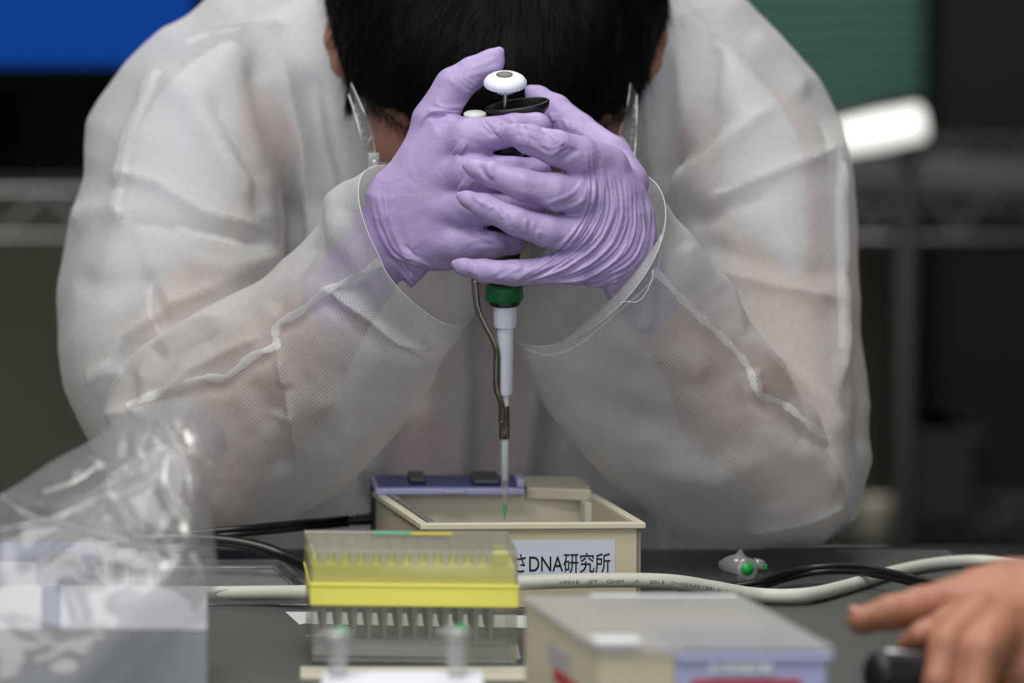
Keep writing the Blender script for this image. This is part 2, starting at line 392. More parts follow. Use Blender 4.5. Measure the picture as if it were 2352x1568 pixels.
# wire shelving behind the person, crossing both sides
def bar(bm, p, q, r, n=6): tube(bm, [p, q], r, n=n)
def wire_rack(name, x0, x1, Y0, Y1, zt, zb, label, extra=(), dg=.055):
    e = empty(name, ((x0+x1)/2, (Y0+Y1)/2, ZF), label, 'shelf')
    shelf_zs = [(zt, zb)] + list(extra)
    for zt_, zb_ in shelf_zs:
        for Y in (Y0, Y1):
            bm = bmesh.new(); bar(bm, (x0,Y,zt_), (x1,Y,zt_), .006); bar(bm, (x0,Y,zb_), (x1,Y,zb_), .005)
            bm_obj('rail', bm, chrome, e, smooth=True)
            bm = bmesh.new(); n = int((x1-x0)/dg)
            pts = [Vector((x0+(x1-x0)*i/n, Y, zt_ if i%2 else zb_)) for i in range(n+1)]
            tube(bm, pts, .004, n=5); bm_obj('truss_wire', bm, chrome, e, smooth=True)
        bm = bmesh.new(); n = int((x1-x0)/.028)
        for i in range(n): boxm(bm, x0+.02+i*.028, x0+.023+i*.028, Y0, Y1, zt_, zt_+.003)
        tag(bm_obj('deck_wire', bm, chrome, e), kind='stuff')
    top = max(z[0] for z in shelf_zs)+.03
    for x in (x0+.012, x1-.012):
        for Y in (Y0, Y1):
            bm = bmesh.new(); lathe(bm, [(.012,ZF),(.012,top),(.009,top+.006)], n=12, M=Matrix.Translation((x,Y,0)))
            bm_obj('post', bm, chrome, e, smooth=True)
    return e
zt = P(0, 432, 2.0).z; zb = P(0, 535, 2.0).z
lx = P(395, 500, 2.0).x
wire_rack('wire_rack', -1.25, lx+.25, 1.95, 2.35, zt, zb, 'chrome wire shelf rack carrying the blue monitor, left of the person', [(ZF+.12, ZF+.09)])
zt = P(0, 372, 2.1).z; zb = P(0, 545, 2.1).z
px = P(2080, 500, 2.1).x
rr = wire_rack('wire_rack', px-.55, px+.52, 2.1, 2.55, zt, zb, 'chrome wire shelf rack right of the person, under the glowing lamp', [(P(0,1210,2.3).z-.004, P(0,1210,2.3).z-.04)], dg=.05)
bm = bmesh.new(); lathe(bm, [(.0135,ZF),(.0135,zt+.02)], n=12, M=Matrix.Translation((px,2.09,0))); bm_obj('post', bm, mat('post_grey', lin(46,48,48), .6), rr, smooth=True)
box('shelf_lip', px-.5, px+.5, 2.08, 2.088, P(0,440,2.1).z, P(0,372,2.1).z, mat('lip_grey', lin(88,86,84), .6), rr, bevel=.002)
# white lamp tube on the right rack
a, b = P(1930, 318, 2.05), P(2115, 280, 2.05)
lamp = empty('desk_lamp', a.lerp(b,.5), 'glowing white lamp head above the wire rack at the right shoulder', 'lamp')
bm = bmesh.new(); dv = (b-a); a2 = a-dv*.6
tube(bm, [a2, a, a.lerp(b,.5), b, b+dv*.05], [.019,.020,.022,.021,.014], n=20)
bm_obj('lamp_tube', bm, mat('lamp_glow', (1,.98,.93,1), .5, emit=.9), lamp, smooth=True)
bm = bmesh.new(); tube(bm, [a2+Vector((0,.03,.02)), b+Vector((0,.018,.012))], .018, n=14); bm_obj('lamp_shade', bm, mat('shade_grey', lin(60,60,60), .5), lamp, smooth=True)
bm = bmesh.new(); tube(bm, [a2+Vector((0,.05,.02)), Vector((a2.x,2.25,a2.z-.05)), Vector((a2.x,2.25,P(0,372,2.1).z))], .008, n=10); bm_obj('lamp_arm', bm, darkm, lamp, smooth=True)
# green roller shutter / slatted panel on the back wall at right
gm = mat('green_slat_paint', lin(92,142,122), .6, noise=.08, nscale=8)
a, b = P(1480, -700, 2.9), P(2140, 262, 2.9)
sh = empty('slatted_screen', ((a.x+b.x)/2, 2.92, b.z), 'green horizontally slatted screen behind the right shoulder', 'screen')
n = 26
for i in range(n):
    z0 = b.z+(a.z-b.z)*i/n; z1 = b.z+(a.z-b.z)*(i+1)/n
    box('slat', a.x, b.x, 2.905+.004*(i%2), 2.925, z0+.002, z1-.001, gm, sh, bevel=.003)
box('backing', a.x, b.x, 2.925, 2.94, b.z, a.z, mat('backing_green', lin(40,78,62), .7), sh, bevel=0)
for x in (a.x+.03, b.x-.03): box('support_post', x-.02, x+.02, 2.94, 2.98, ZF, a.z, darkm, sh, bevel=.002)
# dark cabinets on the far right and far left
cm = mat('cabinet_brown', lin(20,14,10), .7, noise=.3, nscale=3)
def cabinet(x0,x1,y0,y1,z1,m,label,nd=2):
    e = empty('cabinet', ((x0+x1)/2,(y0+y1)/2,ZF), label, 'cabinet')
    box('body', x0,x1,y0,y1,ZF,z1,m,e,bevel=.004)
    w = (x1-x0)/nd
    for i in range(nd):
        dd = box('door', x0+i*w+.006, x0+(i+1)*w-.006, y0-.018, y0, ZF+.06, z1-.02, m, e, bevel=.004)
        box('handle', x0+i*w+.03, x0+i*w+.042, y0-.032, y0-.018, (ZF+z1)/2-.05, (ZF+z1)/2+.05, darkm, dd, bevel=.003)
    return e
a = P(2175, 0, 2.6)
cabinet(a.x, a.x+1.1, 2.68, 2.88, 1.5, cm, 'tall dark brown cabinet at the far right beside the green slatted screen', 3)
om = mat('cabinet_olive', lin(112,112,94), .7, noise=.12, nscale=4)
a = P(900, 0, 2.5)
cabinet(-1.45, a.x, 2.6, 3.1, P(0,545,2.6).z+.03, om, 'low olive grey cabinet behind the left wire rack', 4)
# blurred small things on the right, low behind the person
e = empty('storage_bin', P(2160, 1200, 2.3), 'dark blue storage bin standing behind the right wire rack post', 'bin')
a, b = P(2095, 990, 2.3), P(2245, 1210, 2.3)
box('body', a.x, b.x, 2.3, 2.5, b.z, a.z, mat('bin_blue', lin(30,35,42), .5), e, bevel=.01)
box('rim', a.x-.008, b.x+.008, 2.292, 2.508, a.z-.012, a.z, mat('bin_rim', lin(52,56,64), .5), e, bevel=.004)
zz = b.z
e = empty('white_cup', (P(2008,1200,2.2).x, 2.2, zz), 'blurred white cup low behind the right elbow', 'cup')
bm = bmesh.new(); lathe(bm, [(.020,0),(.026,.05),(.027,.052),(.024,.05),(.018,.004)], n=24, M=Matrix.Translation((P(2008,1200,2.2).x, 2.2, zz)), cap=True)
bm_obj('cup_body', bm, mat('cup_white', lin(215,205,185), .5), e, smooth=True)
# ceiling lamps above (the light sources of the room)
gl = mat('lamp_diffuser', (1,1,1,1), .5, emit=1.2)
for (x,y,sx,sy,l) in ((-.4,-1.0,1.5,1.3,'square ceiling light panel over the lab table'), (.1,1.0,1.3,1.0,'square ceiling light panel behind the person')):
    e = empty('ceiling_light', (x,y,1.95), l, 'light')
    box('frame', x-sx/2-.03, x+sx/2+.03, y-sy/2-.03, y+sy/2+.03, 1.915, 1.95, mat('lamp_frame', lin(200,200,200), .5), e, bevel=.003)
    box('diffuser', x-sx/2, x+sx/2, y-sy/2, y+sy/2, 1.905, 1.916, gl, e, bevel=.002)

# ================================================================== THE PERSON
person = empty('person', (0, .32, ZF), 'person in a translucent white gown and lilac gloves bending over the tank with a pipette', 'person')
skin = mat('skin', lin(160,116,98), .55, noise=.08, nscale=60, bump=.1, bscale=700, sss=.12)
glove_m = None
HAND1 = dict(
  thumb=[(972,350,.045,48),(995,278,.044,50),(1042,198,.044,45),(1085,166,.046,38),(1128,142,.048,31),(1147,119,.048,12)],
  index=[(1010,345,.036,50),(1075,318,.022,48),(1180,297,.016,37),(1232,293,.022,34),(1245,320,.055,29),(1180,330,.078,26)],
  middle=[(1000,410,.036,50),(1075,395,.020,48),(1180,398,.014,38),(1232,392,.020,32),(1240,400,.058,28),(1180,405,.078,24)],
  ring=[(990,480,.036,48),(1070,478,.022,46),(1170,482,.014,36),(1225,480,.024,31),(1230,480,.06,28),(1180,480,.078,24)],
  pinky=[(985,550,.040,48),(1050,557,.028,44),(1130,562,.020,33),(1180,558,.026,27),(1190,550,.06,25),(1150,548,.075,22)],
  palm=[(955,300),(985,268),(1040,262),(1100,270),(1120,330),(1120,430),(1115,520),(1110,590),(1085,606),(1030,622),(985,622),(945,664),(895,615),(866,555),(846,500),(838,445),(862,405),(898,370),(925,330)],
  py=lambda u,v: .036+.00006*np.clip(1050-u,0,300)+.00002*np.clip(v-450,0,300), pT=.0185, pR=80,
  wrist=[(925,500,.052,84),(880,560,.058,82),(820,640,.066,80),(770,700,.072,82)])
HAND2 = dict(
  index=[(1395,385,.012,52),(1330,358,-.006,46),(1275,338,-.014,41),(1215,320,-.015,35),(1168,307,-.010,22),(1145,303,-.009,9)],
  middle=[(1400,455,.012,52),(1330,448,-.006,46),(1270,440,-.014,42),(1200,424,-.018,37),(1130,400,-.014,31),(1090,388,-.008,21),(1071,381,-.007,10)],
  ring=[(1400,530,.012,50),(1320,536,-.006,42),(1255,530,-.014,38),(1185,508,-.018,34),(1112,473,-.014,30),(1072,456,-.008,20),(1055,449,-.007,10)],
  pinky=[(1400,600,.014,48),(1320,610,-.004,42),(1250,622,-.010,33),(1180,626,-.012,30),(1110,621,-.010,27),(1064,612,-.006,20),(1046,606,-.005,11)],
  thumb=[(1440,420,.030,52),(1400,362,.042,50),(1330,303,.056,42),(1275,253,.066,36),(1234,222,.070,27),(1217,207,.070,12)],
  palm=[(1330,345),(1368,322),(1405,338),(1442,375),(1482,430),(1504,482),(1509,540),(1500,605),(1478,640),(1402,700),(1384,664),(1335,652),(1300,640),(1275,600),(1290,500),(1290,400)],
  py=lambda u,v: .012+.00008*np.clip(u-1400,-100,200), pT=.0195, pR=85,
  wrist=[(1428,550,.026,76),(1448,600,.040,70),(1485,680,.056,66),(1530,760,.068,68)])
def put_hand(f, H, grow):
    f.pillow(H['palm'], H['pR'], H['pT'], H['py'], .004, grow)
    f.chain(H['wrist'], .006, grow)
    for k in ('thumb','index','middle','ring','pinky'):
        f.chain([(q[0],q[1],q[2],q[3]*(.72 if grow < 0 else 1)) for q in H[k]], .0008 if grow < 0 else .0022, grow)
# ---- body (continuous skin): head, neck, arms, hands
f = Field(200, 1950, -700, 1300, -.04, .50, .0028)
f.ell((1140, 60, .205), (.074, .088, .076), rotx=.2)
f.ell((1140, 300, .200), (.074, .052, .060), .02)            # face going down
f.ell((1140, 415, .215), (.032, .028, .036), .015)            # jaw
f.cap((1140, 310, .150, 24), (1140, 385, .143, 36), .010)     # nose
f.cap((1060, 330, .160, 30), (1220, 330, .160, 30), .014)    # brow
f.cap((1110, 445, .176, 16), (1170, 445, .176, 16), .006)    # lips
for u in (1072, 1208): f.ell((u, 375, .152), (.012, .010, .008), .006, cut=True)
f.chain([(1140,60,.27,190),(1140,160,.36,215)], .03)          # neck
f.chain([(770,40,.205,19),(768,90,.200,24),(782,150,.196,21),(800,188,.195,12)], .004)   # ear left of photo
f.chain([(1514,40,.205,17),(1512,90,.200,20),(1502,150,.196,16),(1486,188,.195,11)], .004)
f.chain([(1140,260,.37,260),(700,280,.32,140),(480,350,.27,140)], .03)
f.chain([(1140,260,.37,260),(1560,280,.32,140),(1740,360,.27,140)], .03)
f.chain([(1140,260,.37,260),(1150,1200,.40,280)], .03)
f.chain([(480,350,.27,140),(400,700,.215,120),(440,1130,.125,112),(640,860,.105,128),(800,680,.07,80)], .02)
f.chain([(1740,360,.27,140),(1800,700,.215,120),(1850,1110,.135,105),(1690,930,.105,118),(1545,760,.065,72)], .02)
for H in (HAND1, HAND2): put_hand(f, H, -.0038)
body = finish('body', f, skin, person, smooth=1)
# eyes
for u in (1072, 1208):
    bm = bmesh.new(); bmesh.ops.create_uvsphere(bm, u_segments=16, v_segments=10, radius=.0105, matrix=Matrix.Translation(P(u,375,.160)))
    bm_obj('eye', bm, mat('eye_white', lin(225,220,215), .2), person, smooth=True)

# ---- gloves
def glove_mat():
    m = mat('lilac_nitrile', lin(182,158,212), .48, spec=.35); nt = m.node_tree; b = nt.nodes['Principled BSDF']
    N = nt.nodes.new; L = nt.links.new
    tc = nt.nodes['Texture Coordinate'] if 'Texture Coordinate' in nt.nodes else N('ShaderNodeTexCoord')
    n1 = N('ShaderNodeTexNoise'); n1.inputs['Scale'].default_value = 45; n1.inputs['Detail'].default_value = 3; n1.inputs['Distortion'].default_value = 1.2
    n2 = N('ShaderNodeTexNoise'); n2.inputs['Scale'].default_value = 1100; n2.inputs['Detail'].default_value = 2
    L(tc.outputs['Object'], n1.inputs['Vector']); L(tc.outputs['Object'], n2.inputs['Vector'])
    b1 = N('ShaderNodeBump'); b1.inputs['Strength'].default_value = .35; b1.inputs['Distance'].default_value = .004; L(n1.outputs['Fac'], b1.inputs['Height'])
    b2 = N('ShaderNodeBump'); b2.inputs['Strength'].default_value = .12; b2.inputs['Distance'].default_value = .0004; L(n2.outputs['Fac'], b2.inputs['Height']); L(b1.outputs[0], b2.inputs['Normal'])
    L(b2.outputs[0], b.inputs['Normal'])
    mx = N('ShaderNodeMix'); mx.data_type = 'RGBA'; mx.inputs[6].default_value = lin(165,146,193); mx.inputs[7].default_value = lin(180,162,206)
    n3 = N('ShaderNodeTexNoise'); n3.inputs['Scale'].default_value = 25; L(tc.outputs['Object'], n3.inputs['Vector']); L(n3.outputs['Fac'], mx.inputs[0]); L(mx.outputs[2], b.inputs['Base Color'])
    b.inputs['Subsurface Weight'].default_value = .1; b.inputs['Subsurface Scale'].default_value = .004
    return m
glove_m = glove_mat()
def rnd_lines(fam, n, amp, w, jit=6):
    """n strokes interpolated between two guide polylines with the same number of points"""
    A, B = np.array(fam[0], float), np.array(fam[1], float); out = []
    for i in range(n):
        t = (i+RNG.random()*.7)/n; c = A*(1-t)+B*t; c = cr(c, 14) + RNG.normal(0, jit*.35, (14,2)).cumsum(0)*.25
        s0, s1 = sorted(RNG.random(2)); a0 = int(s0*5); a1 = 14-int((1-s1)*5)
        out.append(([tuple(p) for p in c[a0:max(a1,a0+4)]], amp*(.5+RNG.random()), w*(.7+.6*RNG.random())))
    return out
ST1 = []
# thumb web creases, finger creases, wrist folds (image-left hand)
ST1 += rnd_lines(([(960,300),(985,262),(1045,270),(1075,262)], [(1000,205),(1020,240),(1062,238),(1085,215)]), 10, .00045, 3.5)
ST1 += rnd_lines(([(1025,180),(1060,215),(1075,220)], [(1070,165),(1095,178),(1105,185)]), 5, .0006, 5)
ST1 += rnd_lines(([(1060,160),(1100,145),(1145,130)], [(1070,190),(1115,170),(1150,150)]), 4, .0005, 6)
ST1 += rnd_lines(([(842,440),(862,520),(905,590),(985,620)], [(900,440),(905,500),(935,570),(1000,612)]), 18, .0005, 4)
ST1 += rnd_lines(([(880,585),(920,625),(950,655)], [(930,560),(965,600),(990,615)]), 9, -.0008, 3.5)
ST1 += rnd_lines(([(1085,330),(1130,375),(1200,385)], [(1100,300),(1150,345),(1225,355)]), 4, -.0004, 7)
ST1 += rnd_lines(([(1090,275),(1100,295),(1120,320)], [(1200,258),(1225,275),(1250,300)]), 7, -.0007, 5)
ST1 += rnd_lines(([(1080,590),(1120,575),(1190,580)], [(1060,540),(1120,545),(1170,575)]), 7, .0006, 6)
ST1 += [([(1040,480),(1090,540),(1150,580)], -.0007, 10), ([(1112,340),(1160,372),(1225,380)], -.0012, 8), ([(985,268),(1030,277),(1065,268)], -.0009, 5),
        ([(1045,340),(1062,352)], .0020, 22), ([(1055,425),(1075,440)], .0014, 22)]
ST2 = []
ST2 += rnd_lines(([(1345,345),(1352,440),(1320,520),(1250,590),(1175,645)], [(1502,470),(1500,560),(1470,620),(1400,655),(1300,652)]), 46, .0007, 3.2)
ST2 += rnd_lines(([(1350,360),(1358,440),(1330,520),(1260,590),(1180,640)], [(1490,450),(1498,550),(1465,615),(1380,650),(1280,650)]), 30, -.0007, 3)
ST2 += rnd_lines(([(1385,655),(1430,640),(1480,600)], [(1400,695),(1450,665),(1500,620)]), 12, -.0007, 3.5)
ST2 += rnd_lines(([(1150,300),(1190,285),(1250,300)], [(1170,335),(1220,345),(1280,375)]), 4, .0006, 6)
ST2 += [([(1152,308),(1190,283),(1200,290)], .001, 6), ([(1200,285),(1225,325),(1265,352)], -.0009, 6), ([(1245,292),(1290,330),(1275,355)], .0010, 7), ([(1210,285),(1212,340)], .0006, 6), ([(1240,290),(1262,310)], -.0008, 6)]
ST2 += rnd_lines(([(1270,345),(1300,330)], [(1275,385),(1335,345)]), 5, -.0007, 5)
ST2 += [([(1100,378),(1110,400),(1140,425)], -.0009, 7), ([(1120,378),(1130,410)], .0008, 7), ([(1190,440),(1240,450),(1260,470)], .0007, 8), ([(1200,455),(1235,470)], -.0008, 6)]
ST2 += rnd_lines(([(1250,470),(1320,440),(1340,400)], [(1270,490),(1330,480),(1350,430)]), 6, .0006, 5)
ST2 += rnd_lines(([(1085,450),(1110,470)], [(1250,520),(1240,560)]), 9, .0007, 6)
ST2 += rnd_lines(([(1055,600),(1060,625)], [(1090,600),(1095,640)]), 4, .0005, 5)
ST2 += rnd_lines(([(1120,640),(1160,615),(1200,610)], [(1180,650),(1230,630),(1300,600)]), 6, .0006, 6)
ST2 += rnd_lines(([(1260,255),(1270,275)], [(1340,290),(1350,325)]), 7, .0009, 6)
def glove_disp(s):
    return lambda W: .00045*vnoise(W+s, 55.) + .00025*vnoise(W-s, 130.) - .0002
f = Field(700, 1340, 60, 800, -.03, .11, .00070)
put_hand(f, HAND1, 0)
g1 = finish('glove', f, glove_m, person, smooth=2, st=ST1, disp=glove_disp(.3))
f = Field(1000, 1700, 160, 860, -.05, .12, .00070)
put_hand(f, HAND2, 0)
g2 = finish('glove', f, glove_m, person, smooth=2, st=ST2, disp=glove_disp(.7))

# ---- shirt under the gown
LARM = [(370,60),(285,150),(200,280),(192,400),(150,500),(122,650),(130,800),(150,890),(208,1010),(260,1110),(350,1200),(480,1230),(600,1050),(640,800),(650,450),(650,250),(640,60),(560,-20),(470,5)]
RARM = [(1690,0),(1790,80),(1880,180),(1940,290),(1960,400),(1968,600),(1980,760),(2010,930),(2002,1050),(1970,1180),(1900,1235),(1750,1245),(1640,1100),(1590,800),(1560,500),(1540,200),(1560,20),(1610,-30)]
TORSO = [(500,0),(620,-60),(760,-130),(900,-200),(1176,-230),(1430,-200),(1540,-120),(1620,-50),(1700,10),(1760,200),(1730,500),(1700,900),(1690,1300),(1700,1800),(1180,1850),(560,1800),(600,1300),(600,900),(560,500),(450,200)]
yl = lambda u,v: np.clip(.262-.00011*(v-100), .145, .30)
ty = lambda u,v: .325+.00003*(v-200)
def shrink(poly, k):
    c = np.mean(poly, 0); return [tuple(c+(np.array(p)-c)*k) for p in poly]
f = Field(60, 2080, -300, 1950, .03, .56, .0042)
f.pillow(TORSO, 300, .105, ty, .03, -.02)
f.pillow(LARM[:8]+[(420,800),(600,600)]+LARM[14:], 150, .06, yl, .03, -.026)
f.pillow(RARM[:7]+[(1800,800),(1620,600)]+RARM[14:], 150, .06, yl, .03, -.026)
shirt_m = mat('shirt_cotton', lin(196,202,212), .9)
nt = shirt_m.node_tree; N = nt.nodes.new; L = nt.links.new
tc = nt.nodes['Texture Coordinate']; sx = N('ShaderNodeSeparateXYZ'); nz = N('ShaderNodeTexNoise'); nz.inputs['Scale'].default_value = 9
ad = N('ShaderNodeMath'); ad.operation = 'MULTIPLY_ADD'; ad.inputs[1].default_value = .06
L(tc.outputs['Object'], sx.inputs[0]); L(tc.outputs['Object'], nz.inputs['Vector']); L(nz.outputs['Fac'], ad.inputs[0]); L(sx.outputs['X'], ad.inputs[2])
cr_ = N('ShaderNodeValToRGB'); cr_.color_ramp.interpolation = 'CONSTANT'; mr = N('ShaderNodeMapRange'); mr.inputs['From Min'].default_value = -.22; mr.inputs['From Max'].default_value = .26
L(ad.outputs[0], mr.inputs['Value']); L(mr.outputs[0], cr_.inputs[0]); L(cr_.outputs[0], nt.nodes['Principled BSDF'].inputs['Base Color'])
els = [(0,(196,202,212)),(.33,(66,72,72)),(.37,(118,30,36)),(.44,(34,44,46)),(.475,(112,30,36)),(.535,(44,50,54)),(.575,(120,130,156)),(.62,(60,74,72)),(.71,(196,202,212))]
cr_.color_ramp.elements[0].position = 0; cr_.color_ramp.elements[0].color = lin(*els[0][1])
cr_.color_ramp.elements[1].position = els[1][0]; cr_.color_ramp.elements[1].color = lin(*els[1][1])
for p_, c_ in els[2:]: e_ = cr_.color_ramp.elements.new(p_); e_.color = lin(*c_)
shirt = finish('shirt', f, shirt_m, person, smooth=2)

# ---- gown: body and upper sleeves
gown_t = gown_mat('gown_nonwoven', opac=.62, dots=False, col=(.93,.93,.925,1), transl=.46)
gown_s = gown_mat('gown_sleeve_nonwoven', opac=.71, dots=True, col=(.80,.79,.785,1), transl=.42, hole=.60, period=.00165)
seam_m = gown_mat('gown_seam', opac=.88, dots=False, col=(.92,.92,.915,1), transl=.4)
f = Field(60, 2100, -300, 1950, .0, .60, .0029)
f.pillow(TORSO, 300, .108, ty, .03)
f.pillow(LARM, 150, .066, yl, .022)
f.pillow(RARM, 150, .066, yl, .022)
GS = [  # sharp folds: (polyline, amplitude, width, sharp)
 ([(480,75),(560,62),(650,50)], .004, 14, 1), ([(360,165),(330,250),(295,330),(285,400),(275,440)], .007, 22, 1), ([(275,440),(272,480),(290,515)], .006, 18, 1),
 ([(275,400),(360,425),(470,490),(600,530)], .007, 22, 1), ([(285,505),(400,520),(520,545),(620,560)], -.006, 22, 1), ([(360,165),(450,240),(520,360),(600,480)], .006, 40),
 ([(480,200),(530,300),(590,400),(600,495)], -.007, 26), ([(330,520),(345,620),(400,720)], .005, 18, 1), ([(150,500),(240,490),(330,520)], .005, 30), ([(350,620),(380,760)], -.004, 20),
 ([(230,900),(280,780),(400,700),(520,650)], .006, 30, 1), ([(200,880),(260,860),(330,870)], .005, 25), ([(620,100),(680,300),(740,560),(760,640)], .008, 34), ([(580,120),(640,300),(690,560)], -.007, 28),
 ([(700,150),(730,330),(770,500)], -.006, 26), ([(750,200),(800,400),(830,560)], .007, 30), ([(430,600),(520,620),(640,580)], .005, 30), ([(160,640),(260,660),(360,640)], -.004, 30),
 ([(1940,330),(1925,450),(1932,620),(1935,800),(1925,900)], .006, 18, 1), ([(1600,480),(1700,430),(1820,380),(1930,335)], .006, 24, 1), ([(1560,520),(1660,470),(1780,430)], -.006, 30),
 ([(1500,500),(1580,420),(1680,320),(1780,240)], .006, 30, 1), ([(1520,430),(1600,330),(1680,240)], -.006, 26), ([(1640,620),(1760,650),(1930,690)], .006, 26, 1), ([(1600,560),(1740,600),(1940,640)], -.004, 26),
 ([(1700,760),(1800,830),(1900,930),(1940,1010)], .006, 26), ([(1560,90),(1590,260),(1570,440)], .006, 26), ([(1500,120),(1520,300),(1500,440)], -.006, 24), ([(1640,80),(1620,240),(1560,380)], -.005, 28),
 ([(1570,60),(1620,20)], .005, 16, 1), ([(1720,80),(1800,140),(1860,220)], .004, 30), ([(1960,700),(1990,900),(1985,1050)], -.004, 20),
 ([(900,640),(880,900),(850,1150)], .007, 34), ([(960,700),(950,950)], -.006, 30), ([(1060,640),(1070,900),(1060,1150)], .005, 22), ([(1200,650),(1230,900),(1200,1150)], .007, 30), ([(1290,700),(1330,950)], -.006, 34)]
def gd(W): return .0022*vnoise(W*np.array([1,1,.7])+5, 11.) + .0016*vnoise(W+9, 26.) + .0060*np.abs(vnoise(W+3, 10.))*-1+.0025 - .0025*np.abs(vnoise(W+13, 24.))
gown = finish('gown', f, gown_t, person, smooth=2, st=[(g_[0], g_[1]*1.35)+tuple(g_[2:]) for g_ in GS], disp=gd)
# open hem: drop the lowest faces of the gown so that it ends in an open edge
bm = bmesh.new(); bm.from_mesh(gown.data); zmin = min(v.co.z for v in bm.verts)
bmesh.ops.delete(bm, geom=[fc for fc in bm.faces if fc.calc_center_median().z < zmin+.035], context='FACES'); bm.to_mesh(gown.data); bm.free()

# ---- forearm sleeves: lofted tubes with an open cuff
def sleeve(stations, cap, name, st, nv=230, nu=200, sh=1.0):
    A = []
    for E1, E2, F, B in stations: A.append(E1+E2+F+B)
    A = np.array(A, float); C = cr(A, nv)
    th = np.linspace(0, 2*math.pi, nu, endpoint=False)
    rows = []
    for c in C:
        E1, E2, F, B = c[0:3], c[3:6], c[6:9], c[9:12]; m = (E1+E2)/2
        cs, sn = np.cos(th)[:,None], np.sin(th)[:,None]
        p = m + (E2-m)*cs + np.where(sn > 0, (F-m)*sn, (B-m)*(-sn)); rows.append(p)
    M = np.array(rows).reshape(-1,3); M[:,0] /= 4000; M[:,1] /= 4000
    Wd = Pn(M).reshape(nv, nu, 3)
    # closing rings at the elbow
    end = Wd[-1]; cc = end.mean(0); capP = np.array(P(*cap)); extra = []
    for k in range(1, 9):
        a = k/8*math.pi/2; extra.append(cc + (end-cc)*math.cos(a)*.999 + (capP-cc)*math.sin(a))
    Wd = np.concatenate([Wd, np.array(extra)]); n = Wd.shape[0]
    V = Wd.reshape(-1,3); i, j = np.meshgrid(np.arange(n-1), np.arange(nu), indexing='ij'); i, j = i.ravel(), j.ravel(); j2 = (j+1)%nu
    Q = np.stack([i*nu+j, (i+1)*nu+j, (i+1)*nu+j2, i*nu+j2], 1)
    N = vnorm(V, Q); 
    if np.mean(np.sum(N*(V-V.mean(0)),1)) < 0: Q = Q[:,::-1]; N = -N
    u, v = proj(V); rowi = np.repeat(np.arange(n), nu)
    d = strokes(u, v, st)*np.clip(-N[:,1]*2+.2, 0, 1)
    amp = np.clip(rowi/25, .15, 1)
    d += amp*(.0032*vnoise(V+2, 16.) + .0018*vnoise(V+4, 38.) + .0006*vnoise(V+8, 90.))
    V = V + N*d[:,None]
    o = mesh_np(name, V, Q, gown_s, person)
    uvl = o.data.uv_layers.new(name='UVMap'); ln = np.concatenate([[0], np.cumsum(np.linalg.norm(np.diff(Wd[:,nu//4],axis=0),axis=1))])
    lnc = np.concatenate([np.zeros((1,nu)), np.cumsum(np.linalg.norm(np.diff(Wd,axis=0),axis=2),axis=0)])
    Vu = np.tile(np.arange(nu)/nu*.36, n); Vv = lnc.reshape(-1)
    li = np.empty(len(o.data.loops), dtype=np.int64); o.data.loops.foreach_get('vertex_index', li)
    uvs = np.stack([Vu[li], Vv[li]], 1).astype(np.float32)
    # fix the wrap: quads touching column 0 at the far side
    q4 = li.reshape(-1,4)%nu; wrap = (q4.max(1) == nu-1) & (q4.min(1) == 0); uu = uvs.reshape(-1,4,2); w = wrap[:,None] & (q4 == 0); uu[...,0][w] += .36
    uvl.data.foreach_set('uv', uu.reshape(-1)); o.data.update()
    return o
def st4(u1,v1,u2,v2,y1,y2,hf,fo=(0,0),bo=(0,0),hb=None):
    m = ((u1+u2)/2, (v1+v2)/2, (y1+y2)/2); hb = hb or hf
    return ((u1,v1,y1),(u2,v2,y2),(m[0]+fo[0],m[1]+fo[1],m[2]-hf),(m[0]+bo[0],m[1]+bo[1],m[2]+hb))
SL = [st4(848,385,1066,745,.044,.062,.052,(-78,36),(90,-50),.045),
      st4(800,405,1040,785,.056,.064,.050,(-50,28),(50,-30)),
      st4(745,445,1000,830,.062,.068,.047,(-25,12),(20,-10)),
      st4(712,535,970,905,.074,.078,.046), st4(610,630,900,1005,.086,.088,.047), st4(455,710,800,1110,.100,.098,.048),
      st4(310,820,680,1192,.115,.108,.050), st4(238,970,560,1243,.125,.112,.050), st4(250,1130,440,1268,.125,.118,.036)]
SR = [st4(1486,405,1183,782,.036,.066,.052,(122,72),(-44,-66),.045),
      st4(1515,450,1192,812,.040,.070,.050,(70,40),(-20,-30)),
      st4(1548,492,1210,850,.046,.074,.047,(30,16),(-10,-12)),
      st4(1620,590,1264,940,.060,.082,.046), st4(1705,712,1350,1058,.084,.094,.048), st4(1795,850,1448,1150,.098,.104,.050),
      st4(1890,965,1570,1225,.112,.114,.050), st4(1955,1085,1710,1258,.125,.122,.046), st4(1966,1170,1850,1256,.130,.128,.032)]
SEAML = [(872,600),(838,625),(790,650),(748,668),(690,715),(642,742),(632,770),(632,795),(580,818),(520,865),(470,868),(420,885),(360,905),(290,930)]
SEAMR = [(1502,618),(1555,675),(1600,722),(1650,765),(1698,815),(1722,850),(1742,903),(1800,928),(1850,968),(1900,1012),(1945,1050)]
def pl(l, dx=0, dy=0): return [(a+dx, b+dy) for a, b in l]
